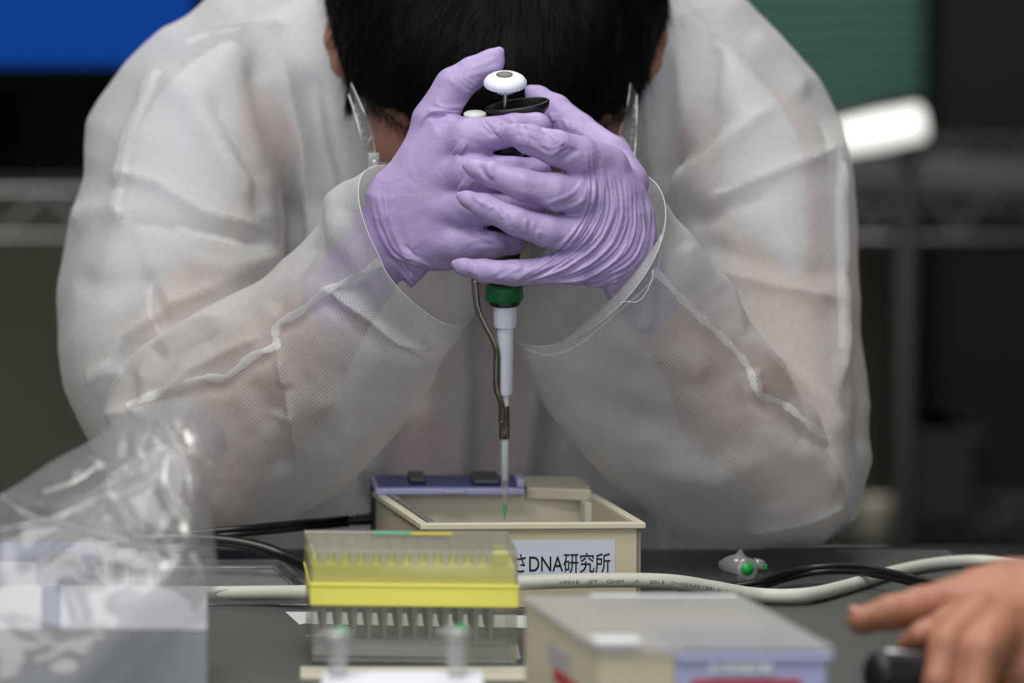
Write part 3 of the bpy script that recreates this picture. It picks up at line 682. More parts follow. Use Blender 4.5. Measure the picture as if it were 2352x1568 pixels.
STL = [(SEAML[:5], .0016, 16, 1), (SEAML[4:9], .002, 16, 1), (SEAML[8:], .002, 18, 1), (pl(SEAML,-6,24), -.0025, 16),
  ([(745,664),(830,712),(920,778),(990,796)], .007, 15, 1), ([(742,690),(815,738),(900,800),(970,818)], -.006, 15), ([(632,795),(650,880),(665,960),(685,1080)], .006, 20, 1), ([(650,880),(640,960)], -.004, 24),
  ([(640,745),(720,640),(760,560),(790,480)], .0045, 30), ([(620,720),(680,640),(730,540)], -.0045, 24), ([(560,850),(640,1000),(650,1100)], -.003, 30),
  ([(300,900),(350,800),(450,740),(520,720)], .007, 24, 1), ([(330,920),(400,820),(500,760)], -.006, 20, 1), ([(280,950),(310,870),(380,790)], -.006, 20),([(360,930),(440,850),(540,800),(600,770)], .006, 22, 1),
  ([(870,600),(900,640),(960,720),(1010,775)], .002, 12), ([(740,900),(800,1000),(780,1100)], .003, 40), ([(850,700),(900,820),(880,950)], -.0025, 40), ([(240,960),(300,940),(340,960)], .006, 26,1)]
STR = [(SEAMR[:6], .0018, 15, 1), (SEAMR[5:], .002, 17, 1), (pl(SEAMR,-16,16), -.003, 18), ([(1725,850),(1740,905)], .005, 14, 1),
  ([(1745,905),(1800,930),(1850,990),(1920,1040)], -.004, 12, 1), ([(1500,620),(1490,700),(1480,760)], .003, 20), ([(1600,640),(1650,720),(1720,790)], -.003, 22),
  ([(1640,600),(1700,760),(1800,860),(1930,1010)], .005, 26, 1), ([(1560,560),(1640,680)], .003, 24), ([(1380,760),(1500,820),(1640,830)], .003, 40), ([(1300,900),(1450,960),(1620,1000)], -.003, 45),
  ([(1500,1080),(1640,1100),(1800,1040),(1900,1040)], .004, 40), ([(1560,1180),(1700,1190),(1850,1120)], -.003, 36), ([(1740,980),(1850,1060),(1940,1120)], .003, 26), ([(1690,1230),(1850,1200),(1950,1160)], .004, 18, 1)]
slL = sleeve(SL, (345,1232,.118), 'sleeve', STL); slR = sleeve(SR, (1925,1225,.130), 'sleeve', STR)
# seam ribbons lying on the fabric
def ribbon(name, line, w, bv, m, par, n=90, lift=.0006, wob=2.0):
    c = cr(np.array(line, float), n); vs = []; ok = []
    for i in range(n):
        t = c[min(i+1,n-1)]-c[max(i-1,0)]; t = t/(np.hypot(*t)+1e-9); nn = np.array([-t[1], t[0]]); ww = w*(1+(.25*math.sin(i*.7)+.15*math.sin(i*1.9))*wob/2)
        r = [];
        for s_ in (-1, 0, 1):
            q = c[i]+nn*s_*ww/2; h, _ = hit(bv, q[0], q[1])
            if h is None: r = None; break
            r.append(h + (CAM-h).normalized()*(lift*(.9 if s_ == 0 else .5)))
        ok.append(r)
    bm = bmesh.new(); prev = None
    for r in ok:
        cur = [bm.verts.new(p) for p in r] if r else None
        if prev and cur and (cur[1].co-prev[1].co).length < .02:
            bm.faces.new((prev[0],prev[1],cur[1],cur[0])); bm.faces.new((prev[1],prev[2],cur[2],cur[1]))
        prev = cur
    bmesh.ops.delete(bm, geom=[v for v in bm.verts if not v.link_faces], context='VERTS')
    return bm_obj(name, bm, m, par, smooth=True)
bL, bR, bG = bvh_of(slL), bvh_of(slR), bvh_of(gown); seam_t = gown_mat('gown_seam_soft', opac=.42, dots=False, col=(.93,.93,.925,1), transl=.4)
ribbon('seam', SEAML, 17, bL, seam_m, slL); ribbon('seam', SEAMR, 15, bR, seam_m, slR)
ribbon('cuff_hem', [(1502,470),(1518,560),(1500,640),(1420,715),(1330,790),(1260,815),(1205,800)], 5, bR, seam_m, slR)
for l_, w_ in (([(362,160),(330,240),(297,330),(287,400),(276,440)], 13), ([(276,440),(272,480),(288,512)], 11), ([(285,492),(370,512),(470,540),(560,560)], 10), ([(430,98),(480,78),(560,66),(655,52)], 10),
               ([(1940,330),(1928,450),(1932,620),(1936,800)], 14), ([(350,640),(345,720),(400,810)], 9), ([(1640,440),(1740,420),(1830,380),(1930,335)], 9)):
    ribbon('seam', l_, w_*1.3, bG, seam_t, gown, wob=0)
for s_ in (slL, slR):
    bm = bmesh.new(); rg = [s_.data.vertices[i].co.copy() for i in range(200)]; tube(bm, rg+[rg[0]], .0003, n=6, cap=False); bm_obj('cuff_edge', bm, seam_m, s_, smooth=True)
# loose thread at the right cuff
bm = bmesh.new(); tube(bm, [P(u,v,-.004) for u,v in ((1500,618),(1498,640),(1488,665),(1475,685),(1460,694),(1440,692),(1424,696))], .00025, n=5)
bm_obj('loose_thread', bm, seam_m, slR, smooth=True)

# ---- hair
hair_m = mat('black_hair', (.003,.003,.0033,1), .6, spec=.12)
HAIR = [(752,-150),(750,-40),(757,20),(768,80),(782,140),(800,190),(822,215),(850,236),(900,262),(935,292),(990,350),(1060,390),(1140,400),(1230,390),(1320,350),(1378,285),(1405,268),(1450,232),(1478,185),(1500,140),(1520,80),(1530,20),(1528,-60),(1500,-200),(1430,-320),(1300,-420),(1140,-450),(980,-420),(860,-330),(790,-240)]
f = Field(700, 1600, -520, 480, .04, .38, .003)
f.pillow(HAIR, 230, .085, lambda u,v: .205-.00005*(v-0), .01)
def hd(W): return .0025*vnoise(W*np.array([2.5,1,.5]), 40.) + .0012*vnoise(W*np.array([3,1,.4])+3, 90.)
hair = finish('hair', f, hair_m, person, smooth=3, disp=hd, front=False)
hv = np.empty(len(hair.data.vertices)*3); hair.data.vertices.foreach_get('co', hv); hv = hv.reshape(-1,3)
hn = np.empty(len(hair.data.vertices)*3); hair.data.vertices.foreach_get('normal', hn); hn = hn.reshape(-1,3)
crown = np.array(P(1200, -120, .12))
def strand_mesh(name, idx, lmin, lmax, r, seed, parent):
    g = np.random.default_rng(seed); V = []; Fc = []
    for i in idx:
        p = hv[i].copy(); n = hn[i]; dr = p-crown; dr = dr-n*np.dot(dr,n); dr /= np.linalg.norm(dr)+1e-9
        dr = dr + np.array([0,0,-.35]); dr += g.normal(0,.22,3); dr -= n*np.dot(dr,n)*.9; dr /= np.linalg.norm(dr)+1e-9
        ln = lmin+(lmax-lmin)*g.random(); k = 5; step = ln/k; lift = g.random()*.25; curl = g.normal(0,.10,3)
        b0 = len(V); q = p+n*.0002; side = np.cross(dr, n)
        for j in range(k+1):
            rr = r*(1-j/k*.85)
            for a in (0, 2.09, 4.18): V.append(q+side*rr*math.cos(a)+n*rr*math.sin(a))
            q = q+dr*step; dr = dr+n*(lift*.35)-np.array([0,0,.10])*1.0+curl*.5 - n*.02*j; dr /= np.linalg.norm(dr)
        for j in range(k):
            for a in range(3): s0 = b0+j*3; Fc.append((s0+a, s0+(a+1)%3, s0+3+(a+1)%3, s0+3+a))
    o = mesh_np(name, np.array(V), Fc, hair_m, parent); o['kind'] = 'stuff'; return o
vis = np.nonzero((hn[:,1] < .35) & (hv[:,1] < .27))[0]
strand_mesh('hair_strands', RNG.choice(vis, 13000), .012, .030, .00016, 3, person)
uu_, vv_ = proj(hv); edge = np.nonzero((hn[:,1] < .5) & (np.abs(hn[:,0])+np.maximum(0,-hn[:,2]) > .75) & (vv_ > -30) & (vv_ < 420))[0]
strand_mesh('edge_strands', RNG.choice(edge, 2600), .012, .026, .00014, 5, person)
# sideburn tuft in front of the image-left ear
tv, tf = [], []
for i in range(170):
    g = RNG.random(4); p = np.array(P(796+g[0]*16, 200+g[1]*30, .165+g[2]*.01)); d = np.array([-.05+RNG.normal(0,.10), -.1, -1.]); d /= np.linalg.norm(d); b0 = len(tv)
    for j in range(5):
        rr = .00018*(1-j*.2)
        for a in (0,2.09,4.18): tv.append(p+np.array([rr*math.cos(a), rr*math.sin(a), 0]))
        p = p+d*(.0026+.0015*g[3]); d = d+RNG.normal(0,.05,3)
    for j in range(4):
        for a in range(3): s0 = b0+j*3; tf.append((s0+a, s0+(a+1)%3, s0+3+(a+1)%3, s0+3+a))
mesh_np('sideburn', np.array(tv), tf, hair_m, person)['kind'] = 'stuff'
# fine temple hairs over the forehead skin at left
tv, tf = [], []
for i in range(420):
    s = RNG.random(); L_ = RNG.random() < .6
    if L_: p = np.array(P(840+s*100, 232+s*62+RNG.normal(0,6), .130+RNG.random()*.004)); d = np.array([.35+RNG.normal(0,.5), -.2, -1.])
    else: p = np.array(P(1385+s*70, 285-s*50+RNG.normal(0,6), .135+RNG.random()*.004)); d = np.array([-.2+RNG.normal(0,.3), -.2, -1.])
    d /= np.linalg.norm(d); b0 = len(tv); l_ = .002+.0022*RNG.random()
    for j in range(5):
        rr = .00012*(1-j*.2)
        for a in (0,2.09,4.18): tv.append(p+np.array([rr*math.cos(a), rr*math.sin(a), 0]))
        p = p+d*l_; d = d+RNG.normal(0,.06,3)
    for j in range(4):
        for a in range(3): s0 = b0+j*3; tf.append((s0+a, s0+(a+1)%3, s0+3+(a+1)%3, s0+3+a))
mesh_np('fringe_strands', np.array(tv), tf, hair_m, person)['kind'] = 'stuff'

# ================================================================== THE PIPETTE
p0 = P(1159.5, 1190, .060); p1 = P(1160.5, 155, .030); AX = (p1-p0); KL = AX.length/1035; AX.normalize(); KR = 2.04/8000
xx = Vector((1,0,0)); xx = (xx-AX*xx.dot(AX)).normalized(); yy = AX.cross(xx)
PM = Matrix((xx, yy, AX)).transposed().to_4x4(); PM.translation = p0
pip = empty('pipette', p0, 'white and black micropipette with green ring held upright in both gloved hands', 'pipette')
def pz(v): return (1190-v)*KL
def plathe(name, prof, m, n=40, off=0, cap=True, par=None, smooth=True):
    bm = bmesh.new(); lathe(bm, [(max(r,.01)*KR, pz(v)) for r, v in prof], n=n, M=PM @ Matrix.Translation((off*KR,0,0)), cap=cap)
    o = bm_obj(name, bm, m, par or pip, smooth=smooth)
    e = o.modifiers.new('edge', 'EDGE_SPLIT'); e.split_angle = math.radians(38); return o
def pp(u, v, y=0): return PM @ Vector(((u-1160)*KR, y, pz(v)))
wp = mat('white_plastic', lin(235,239,250), .35); bp_ = mat('black_plastic', lin(16,20,20), .35); gp = mat('green_ring_plastic', lin(10,104,54), .35)
steel = mat('polished_steel', lin(150,148,138), .16, metal=1.0)
MK = PM @ Matrix.Translation((0,0,pz(185))) @ Matrix.Rotation(math.radians(13), 4, 'X')
bm = bmesh.new()
lathe(bm, [(r*KR, z*KR) for r, z in ((.1,13),(12,14),(17,16),(24,16.5),(36,12),(44,7),(48,1),(48,-8),(46,-12),(40,-14),(30,-17),(24,-21),(22,-26),(14,-28),(6,-28))], n=48, M=MK, cap=False)
knob = bm_obj('plunger_knob', bm, wp, pip, smooth=True)
bm = bmesh.new()
for i in range(30):
    a = 2*math.pi*i/30; boxm(bm, 46.5*KR, 49.2*KR, -1.2*KR, 1.2*KR, -10*KR, 0, MK @ Matrix.Rotation(a, 4, 'Z'))
bm_obj('grip_rib', bm, wp, knob)
bm = bmesh.new(); lathe(bm, [(.1*KR, 14.4*KR),(8*KR,14.3*KR),(15*KR,16.6*KR),(19*KR,17.4*KR),(19*KR,16*KR)], n=30, M=MK @ Matrix.Translation((-2*KR,-3*KR,0)), cap=False)
bm_obj('worn_cap', bm, mat('worn_cap', lin(80,76,68), .4, noise=.6, nscale=500), knob, smooth=True)
plathe('plunger_rod', [(5.5,214),(5.5,262)], steel, 16)
plathe('handle', [(20,250),(34,253),(40,262),(42,300),(43,420),(42,560),(40,640),(34,655)], bp_, 40)
box('volume_window', 20*KR, 56*KR, -24*KR, 22*KR, pz(640), pz(430), mat('beige_plastic', lin(190,184,160), .4), pip, bevel=.002, M=PM)
# finger-rest hook: elongated dish, right end higher
MH = Matrix.Translation(pp(1188, 244)) @ Matrix.Rotation(math.radians(-8), 4, 'Y') @ Matrix.Rotation(math.radians(12), 4, 'X') @ Matrix.Diagonal((1, .62, 1, 1))
bm = bmesh.new(); lathe(bm, [(r*KR, z*KR) for r, z in ((30,-22),(60,-20),(72,-8),(75,6),(72,9),(67,8),(62,-4),(50,-10),(.1,-11))], n=44, M=MH)
hk = bm_obj('finger_rest', bm, bp_, pip, smooth=True)
MB = Matrix.Translation(pp(1091, 258, -.006)) @ Matrix.Rotation(math.radians(12), 4, 'X')
bm = bmesh.new(); lathe(bm, [(r*KR, z*KR) for r, z in ((8,-60),(8,-12),(22,-8),(26,-2),(26,4),(22,7),(.1,9))], n=32, M=MB)
bm_obj('ejector_button', bm, mat('button_white', lin(205,210,200), .4), pip, smooth=True)
plathe('green_ring', [(34,640),(44,648),(45,672),(43,680),(36,681)], gp, 40, -2)
plathe('black_collar', [(36,680),(37,688),(33,693),(26,694)], bp_, 40, -1)
plathe('barrel', [(26,690),(27.5,700),(27,733),(25.5,742),(19,745),(19,760),(17.5,890),(15.5,899),(9,900),(8.5,1000),(7.5,1098),(6,1100)], wp, 40, .5)
bm = bmesh.new()
tube(bm, [pp(u,v,-.004-.0*u) for u,v in cr([(1090,630),(1092,665),(1098,700),(1112,732),(1130,765),(1140,795),(1141,840),(1141,885),(1148,905),(1153,925),(1153,960)], 44)], 8.6*KR, n=12, flat=.8)
bm_obj('ejector_arm', bm, steel, pip, smooth=True)
plathe('ejector_sleeve', [(11.8,1002),(12.6,1000),(12.6,935),(11.0,925),(10.4,926)], steel, 30, -1.2, cap=False)
tipm = clear('tip_plastic', opac=.22, gloss=.12, diff=(.9,.92,.93,1)); grn = mat('green_dye', lin(60,215,80), .25)
ti = plathe('pipette_tip', [(11.5,1006),(12.3,1004),(11.3,1070),(9.2,1100),(8.2,1125),(4.6,1165),(1.7,1193)], tipm, 30, 0, cap=False)
plathe('dye', [(5.0,1156),(4.4,1164),(1.2,1191)], grn, 20, 0, par=ti)

# ================================================================== SAFETY GOGGLES
gc = clear('goggle_plastic', opac=.10, gloss=.16, rough=.05, diff=(.9,.9,.9,1))
gcl = clear('goggle_edge', opac=.30, gloss=.30, rough=.1, diff=(.8,.8,.78,1))
gog = empty('safety_goggles', P(1140, 420, .15), 'clear plastic safety goggles worn on the bowed face', 'goggles')
for s in (0, 1):
    if s == 0: A_ = [(800,215,.150),(818,270,.142),(834,330,.130),(848,378,.118)]; B_ = [(806,190,.150),(833,250,.142),(852,300,.130),(862,345,.118)]
    else:      A_ = [(1462,215,.150),(1462,270,.142),(1460,330,.130),(1452,400,.118)]; B_ = [(1448,190,.150),(1440,250,.142),(1425,300,.130),(1418,345,.118)]
    bm = bmesh.new(); a_ = [P(*q) for q in cr(A_, 20)]; b_ = [P(*q) for q in cr(B_, 20)]
    va = [bm.verts.new(q) for q in a_]; vb = [bm.verts.new(q) for q in b_]
    for i in range(19): bm.faces.new((va[i], va[i+1], vb[i+1], vb[i]))
    bmesh.ops.solidify(bm, geom=bm.faces[:], thickness=.0012)
    te = bm_obj('temple', bm, gc, gog)
    bm = bmesh.new(); tube(bm, a_, .0007, n=6); tube(bm, b_, .0006, n=6); tube(bm, [a_[14], b_[14]], .0006, n=6); tube(bm, [a_[19], b_[19]], .0008, n=6); bm_obj('temple_rim', bm, gcl, te, smooth=True)
    for q in range(7):
        c_ = a_[4+q*2].lerp(b_[4+q*2], .35 if s == 0 else .3); bm = bmesh.new(); tube(bm, [c_, c_+Vector((0,0,-.0022))], .0007, n=6); bm_obj('vent', bm, gcl, te)
    h_ = P(858 if s == 0 else 1440, 372, .112); bm = bmesh.new(); boxm(bm, h_.x-.004, h_.x+.004, h_.y-.003, h_.y+.003, h_.z-.006, h_.z+.006); bm_obj('hinge', bm, gcl, gog, bevel=.001)
    bm = bmesh.new(); lathe(bm, [(.0012,0),(.0028,0),(.0028,.001),(.0012,.001)], n=20, M=Matrix.Translation(h_+Vector((.001,-.0045,-.001))) @ Matrix.Rotation(math.pi/2,4,'X')); bm_obj('hinge_screw', bm, gcl, gog, smooth=True)
bm = bmesh.new(); top, bot = [], []
for i in range(25):
    t = i/24; u = 862+(1440-862)*t; y = .112-.030*math.sin(math.pi*t); q = P(u, 372+34*math.sin(math.pi*t), y); top.append(bm.verts.new(q)); bot.append(bm.verts.new(q+Vector((0,.022,-.036))))
for i in range(24): bm.faces.new((top[i], top[i+1], bot[i+1], bot[i]))
bmesh.ops.solidify(bm, geom=bm.faces[:], thickness=.0012); ln = bm_obj('lens', bm, gc, gog, smooth=True)
bm = bmesh.new(); tube(bm, [P(862+(1440-862)*i/24, 372+34*math.sin(math.pi*i/24), .111-.030*math.sin(math.pi*i/24)) for i in range(25)], .0006, n=6); bm_obj('lens_rim', bm, gcl, ln, smooth=True)

# ================================================================== GEL TANK
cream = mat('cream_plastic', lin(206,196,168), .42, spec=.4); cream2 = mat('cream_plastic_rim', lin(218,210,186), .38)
def text(name, s, M, size, m, parent=None, extr=.00005, bold=0.0, warp=None, align='LEFT', sxy=(1,1)):
    cu = bpy.data.curves.new(name, 'FONT'); cu.body = s; cu.size = size; cu.extrude = extr; cu.align_x = align; cu.offset = bold
    o = bpy.data.objects.new(name, cu); S.collection.objects.link(o); bpy.context.view_layer.update()
    me = bpy.data.meshes.new_from_object(o.evaluated_get(bpy.context.evaluated_depsgraph_get())); bpy.data.objects.remove(o)
    for v in me.vertices:
        q = Vector((v.co.x*sxy[0], v.co.y*sxy[1], v.co.z)); v.co = warp(q) if warp else M @ q
    return link(name, me, m, parent, smooth=False)
ZT = .050
q = [Pz(966,1203,ZT), Pz(1484,1200,ZT), Pz(1358,1126,ZT), Pz(852,1126,ZT)]
q = [Vector((p.x,p.y,0)) for p in q]
tank = empty('gel_tank', bil(q,.5,.5,0), 'open cream gel tank with a paper label, below the pipette tip', 'tank')
inn = sub(q, .03,.97,.025,.975)
def wallq(name, s0,s1,t0,t1, z0, z1, m=cream, par=None, bevel=.0006, Q=None): return quadbox(name, sub(Q or q, s0,s1,t0,t1), z0, z1, m, par or tank, bevel)
wallq('front_wall', .016,.984,.02,.05, 0, ZT-.001); wallq('back_wall', .016,.984,.95,.975, 0, ZT-.001, mat('cream_plastic_lit', lin(238,230,204), .45))  # back wall: same cream plastic, lightened to stand in for light inside
wallq('side_wall', .016,.042,.02,.975, 0, ZT-.001); wallq('side_wall', .958,.984,.02,.975, 0, ZT-.001)
wallq('tank_floor', .042,.958,.05,.95, .002, .008)
rim = wallq('rim', -.0,1.0,0,.045, ZT-.0035, ZT, cream2)
for a in ((0,.04,.045,.975),(.96,1.0,.045,.975)): wallq('rim', *a, ZT-.0035, ZT, cream2)
wallq('liquid', .042,.958,.05,.95, .008, .020, clear('buffer_liquid', col=(.93,.94,.92,1), opac=.05, gloss=.25, rough=.03))
# gel tray with upstanding ends and comb slots
gt = wallq('gel_tray', .20,.80,.18,.82, .010, .014, clear('tray_clear', opac=.25, gloss=.2))
# white electrode holder in the far right corner
e_ = P(1337, 1135, .085)
wallq('electrode_clip', .925,.958,.80,.90, .034, ZT-.004, mat('clip_white', lin(225,222,205), .35)); bm = bmesh.new()
c_ = bil(q, .935,.85,0); tube(bm, [Vector((c_.x,c_.y,.034)), Vector((c_.x,c_.y,.010))], .0014, n=8); bm_obj('electrode_pin', bm, mat('clip_white2', lin(225,222,205), .35), tank, smooth=True)
bm = bmesh.new(); boxm(bm, 0,1,0,1,0,1); bm.free()
# clear guard strip on the left rim
wallq('guard_strip', .045,.075,.03,.97, ZT-.006, ZT+.0008, clear('guard_clear', opac=.3, gloss=.3, diff=(.9,.9,.86,1)))
# label
paper = mat('label_paper', lin(206,212,228), .6); ink = mat('black_ink', lin(26,22,30), .7)
fl, fr = bil(q,.016,.02,0), bil(q,.984,.02,0); fx = (fr-fl).normalized(); fn = fx.cross(Vector((0,0,1))).normalized()
if fn.y > 0: fn = -fn
def face_m(s, z, off=.0003):
    p = fl.lerp(fr, s) + Vector((0,0,z)) + fn*off
    M = Matrix((fx, Vector((0,0,1)), fn)).transposed().to_4x4(); M.translation = p; return M
def s_of(u): return (P(u,1280,fl.y).x-fl.x)/(fr.x-fl.x)
def z_of(v): return P(1300, v, fl.y-.0).z
bm = bmesh.new(); w_ = (fr-fl).length; MF = face_m(0,0,0)
x0, x1 = s_of(1120)*w_, s_of(1413)*w_; za, zb = z_of(1322), z_of(1242)
boxm(bm, x0, x1, za, zb, 0, .0003, MF); lab = bm_obj('label', bm, paper, tank)
zt_ = z_of(1313); sc = (z_of(1279)-zt_)/.70
lt_ = text('lettering', 'さDNA研究所', Matrix(), sc*1.02, ink, lab, bold=.00004)
lx_ = max(v.co.x for v in lt_.data.vertices); MT_ = MF @ Matrix.Translation((s_of(1176)*w_, zt_, .0004)) @ Matrix.Diagonal(((s_of(1402)-s_of(1176))*w_/lx_,1,1,1))
for v in lt_.data.vertices: v.co = MT_ @ v.co
# power unit behind the tank: lavender body, blue panel, keys
ZP = .054
qp = [Pz(862,1122,ZP), Pz(1206,1122,ZP), Pz(1196,1093,ZP), Pz(850,1092,ZP)]; qp = [Vector((p.x,p.y,0)) for p in qp]
lav = mat('lavender_plastic', lin(176,178,216), .4); blu = mat('blue_panel', lin(58,72,140), .35); dk = mat('blue_grey_plastic', lin(52,54,72), .5)
pw = empty('power_unit', bil(qp,.5,.5,0), 'power supply unit with blue top panel and grey keys behind the open cream tank', 'device')
quadbox('body', sub(qp,.0,1.0,.30,1.0), 0, ZP-.005, dk, pw, .001)
quadbox('top_frame', qp, ZP-.004, ZP, lav, pw, .001)
quadbox('blue_panel', sub(qp,.03,.96,.12,.97), ZP, ZP+.0008, blu, pw, .0004)
quadbox('latch', sub(qp,.45,.60,-.06,.10), ZP-.003, ZP-.0002, lav, pw, .0008)
quadbox('lug', sub(qp,.945,1.0,.0,.5), ZP, ZP+.0055, lav, pw, .0015)
for a in ((.24,.35,.25,.85),(.66,.84,.15,.85)): quadbox('key', sub(qp,*a), ZP+.0008, ZP+.0045, mat('key_grey', lin(70,76,76), .4), pw, .0016)
qc = [Pz(1208,1120,ZP-.001), Pz(1358,1124,ZP-.001), Pz(1300,1094,ZP-.001), Pz(1200,1092,ZP-.001)]; qc = [Vector((p.x,p.y,0)) for p in qc]
bm = bmesh.new(); n = 10; base = [qc[0], qc[1]]; 
arc = [qc[1]+(Vector((-.008*t*t, (qc[2].y-qc[1].y)*t, 0))) for t in [i/6 for i in range(7)]]
poly = [qc[0]]+arc+[qc[3]]
for z0_, z1_, nm in ((ZP-.008, ZP-.001, 'cream_cover'),):
    lo = [bm.verts.new(Vector((p.x,p.y,z0_))) for p in poly]; hi = [bm.verts.new(Vector((p.x,p.y,z1_))) for p in poly]
    bm.faces.new(lo[::-1]); bm.faces.new(hi)
    for i in range(len(poly)): bm.faces.new((lo[i], lo[(i+1)%len(poly)], hi[(i+1)%len(poly)], hi[i]))
bm_obj('cream_cover', bm, cream2, pw, bevel=.0008)

# ================================================================== CABLES
def cable(name, pts, r, m, label, n=140, flat=1.0, twin=False, parts=None):
    W_ = [P(*p[:3]) for p in pts]; C = cr([tuple(p) for p in W_], n)
    for p in C: p[2] = max(p[2], r*flat+.0002)
    rr = [r*(p[3] if len(p) > 3 else 1) for p in pts]; R_ = np.interp(np.linspace(0,len(pts)-1,n), range(len(pts)), rr)
    bm = bmesh.new()
    if twin:
        for s in (-1,1): tube(bm, [Vector(c)+Vector((0,0,s*r*.6)) for c in C], list(R_*.8), n=10)
    else: tube(bm, [Vector(c) for c in C], list(R_), n=18)
    o = bm_obj(name, bm, m, None, smooth=True); tag(o, label, 'cable'); return o, C
wc = mat('white_cable_pvc', lin(200,199,188), .5, noise=.05, nscale=80)
WC = [(380,1366,.0),(480,1363,.0),(600,1361,-.005),(700,1360,-.015),(850,1354,-.028),(1000,1346,-.034),(1190,1338,-.034),(1330,1333,-.032),(1470,1332,-.028),(1560,1337,-.022),(1640,1350,-.012),(1740,1366,-.001),(1850,1366,.0),(1950,1344,.036,.93),(2050,1313,.080,.86),(2150,1293,.110,.82),(2250,1287,.12,.8),(2340,1300,.10,.8),(2460,1330,.05,.8)]
wcab, WCC = cable('white_cable', WC, .0043, wc, 'thick off-white power cable running across the whole table in front of the tank', n=260)
seg = np.concatenate([[0], np.cumsum(np.linalg.norm(np.diff(WCC,axis=0),axis=1))]); cu_, cv_ = proj(WCC)
def cable_text(s, ustart, uend, m):
    s0 = np.interp(ustart, cu_, seg); s1 = np.interp(uend, cu_, seg)
    cu = bpy.data.curves.new('t','FONT'); cu.body = s; cu.size = .0028; o = bpy.data.objects.new('t', cu); S.collection.objects.link(o); bpy.context.view_layer.update()
    me = bpy.data.meshes.new_from_object(o.evaluated_get(bpy.context.evaluated_depsgraph_get())); bpy.data.objects.remove(o)
    xs = [v.co.x for v in me.vertices]; mx = max(xs)
    for v in me.vertices:
        a = s0+(s1-s0)*v.co.x/mx; c = Vector([np.interp(a, seg, WCC[:,i]) for i in range(3)]); c2 = Vector([np.interp(a+.0005, seg, WCC[:,i]) for i in range(3)])
        t = (c2-c).normalized(); f_ = Vector((0,-1,0)); f_ = (f_-t*f_.dot(t)).normalized(); up = t.cross(f_); up = up if up.z > 0 else -up
        an = (v.co.y-.0012)/.0045+.05; v.co = c + (f_*math.cos(an)+up*math.sin(an))*.00438
    return link('print', me, m, wcab, smooth=False)
ik = mat('cable_ink', lin(90,88,84), .7)
cable_text('<PS>E    JET    OHM    -F-    2013', 1283, 1520, ik); cable_text('コードはたばねて使用しないでください', 1534, 1702, ik)
bk = mat('black_cable_pvc', lin(13,15,15), .35)
cable('black_cable', [(1560,1375,.02),(1650,1358,.03),(1750,1340,.035),(1800,1324,.05),(1870,1308,.058),(1950,1305,.050),(2030,1317,.034),(2110,1336,.012),(2200,1360,-.01),(2300,1400,-.03)], .0026, bk, 'black twin flex crossing over the white cable toward the bare hand', twin=True)
o1, C1 = cable('black_cable', [(300,1235,.05),(420,1231,.05),(490,1225,.052),(560,1219,.056),(640,1211,.070),(700,1205,.092),(760,1200,.122),(800,1196,.132)], .0026, bk, 'upper black twin flex leading into the ribbed plug left of the tank', twin=True)
bm = bmesh.new(); pA, pB = P(775,1198,.132), P(872,1190,.136)
pts = []; rad = []
for i in range(60):
    t = i/59; pts.append(pA.lerp(pB,t)); rad.append((.0030+.0016*t)*(1.0 if (i//3)%2 else .78))
tube(bm, pts, rad, n=14); bm_obj('strain_relief', bm, bk, o1, smooth=False)
bm = bmesh.new(); boxm(bm, pB.x-.002, pB.x+.012, pB.y-.006, pB.y+.006, pB.z-.006, pB.z+.005); bm_obj('plug', bm, bk, o1, bevel=.0015)
cable('black_cable', [(300,1236,.04),(420,1236,.042),(500,1240,.044),(560,1248,.044),(610,1260,.042),(650,1275,.038),(690,1292,.030),(730,1315,.02),(760,1340,.012)], .0036, bk, 'lower black round cable curving down to the table behind the yellow tip rack')

# ================================================================== CLEAR TRAY LID ON THE TABLE
ct = clear('tray_lid_clear', opac=.16, gloss=.22, rough=.12, diff=(.8,.82,.85,1))
q2 = [Pz(330,1352,.010), Pz(722,1352,.010), Pz(648,1284,.010), Pz(300,1284,.010)]; q2 = [Vector((p.x,p.y,0)) for p in q2]
tl_ = empty('clear_tray', bil(q2,.5,.5,0), 'clear ribbed plastic tray lying flat behind the white cable at left', 'tray')
quadbox('plate', sub(q2,.08,.90,.10,.80), .0066, .0076, ct, tl_, .0004)
for a in ((0,1,0,.03),(0,1,.97,1),(0,.03,.03,.97),(.97,1,.03,.97)): quadbox('rim', sub(q2,*a), .0003, .010, ct, tl_, .0006)
for a in ((.05,.93,.82,.85),(.90,.92,.08,.84)): quadbox('step', sub(q2,*a), .0076, .009, clear('lid_edge', opac=.4, gloss=.4), tl_, .0003)
for i in range(16): quadbox('rib', sub(q2,.08,.90,.14+i*.038,.152+i*.038), .0076, .0083, ct, tl_, 0)

# ================================================================== YELLOW TIP RACK
ZR = .062
q3 = [Pz(712,1263,ZR), Pz(1190,1268,ZR), Pz(1166,1219,ZR), Pz(698,1216,ZR)]; q3 = [Vector((p.x,p.y,0)) for p in q3]
yel = mat('yellow_plastic', lin(250,245,112), .45); yel2 = mat('yellow_plastic_edge', lin(246,240,108), .5)
rk = empty('tip_rack', bil(q3,.5,.5,0), 'clear box with a bright yellow tray full of pipette tips', 'rack')
rc = clear('rack_clear', col=(.97,.97,.95,1), opac=.08, gloss=.14, rough=.08, diff=(.82,.82,.76,1)); rcl = clear('rack_lid_clear', col=(.97,.97,.95,1), opac=.24, gloss=.16, rough=.15, diff=(.72,.70,.64,1))
zf = lambda v: P(950, v, bil(q3,.5,0,0).y).z
zy1, zy2, zy0 = zf(1300), zf(1345), zf(1393)
quadbox('lid_top', q3, ZR-.0012, ZR, rcl, rk, .0004)
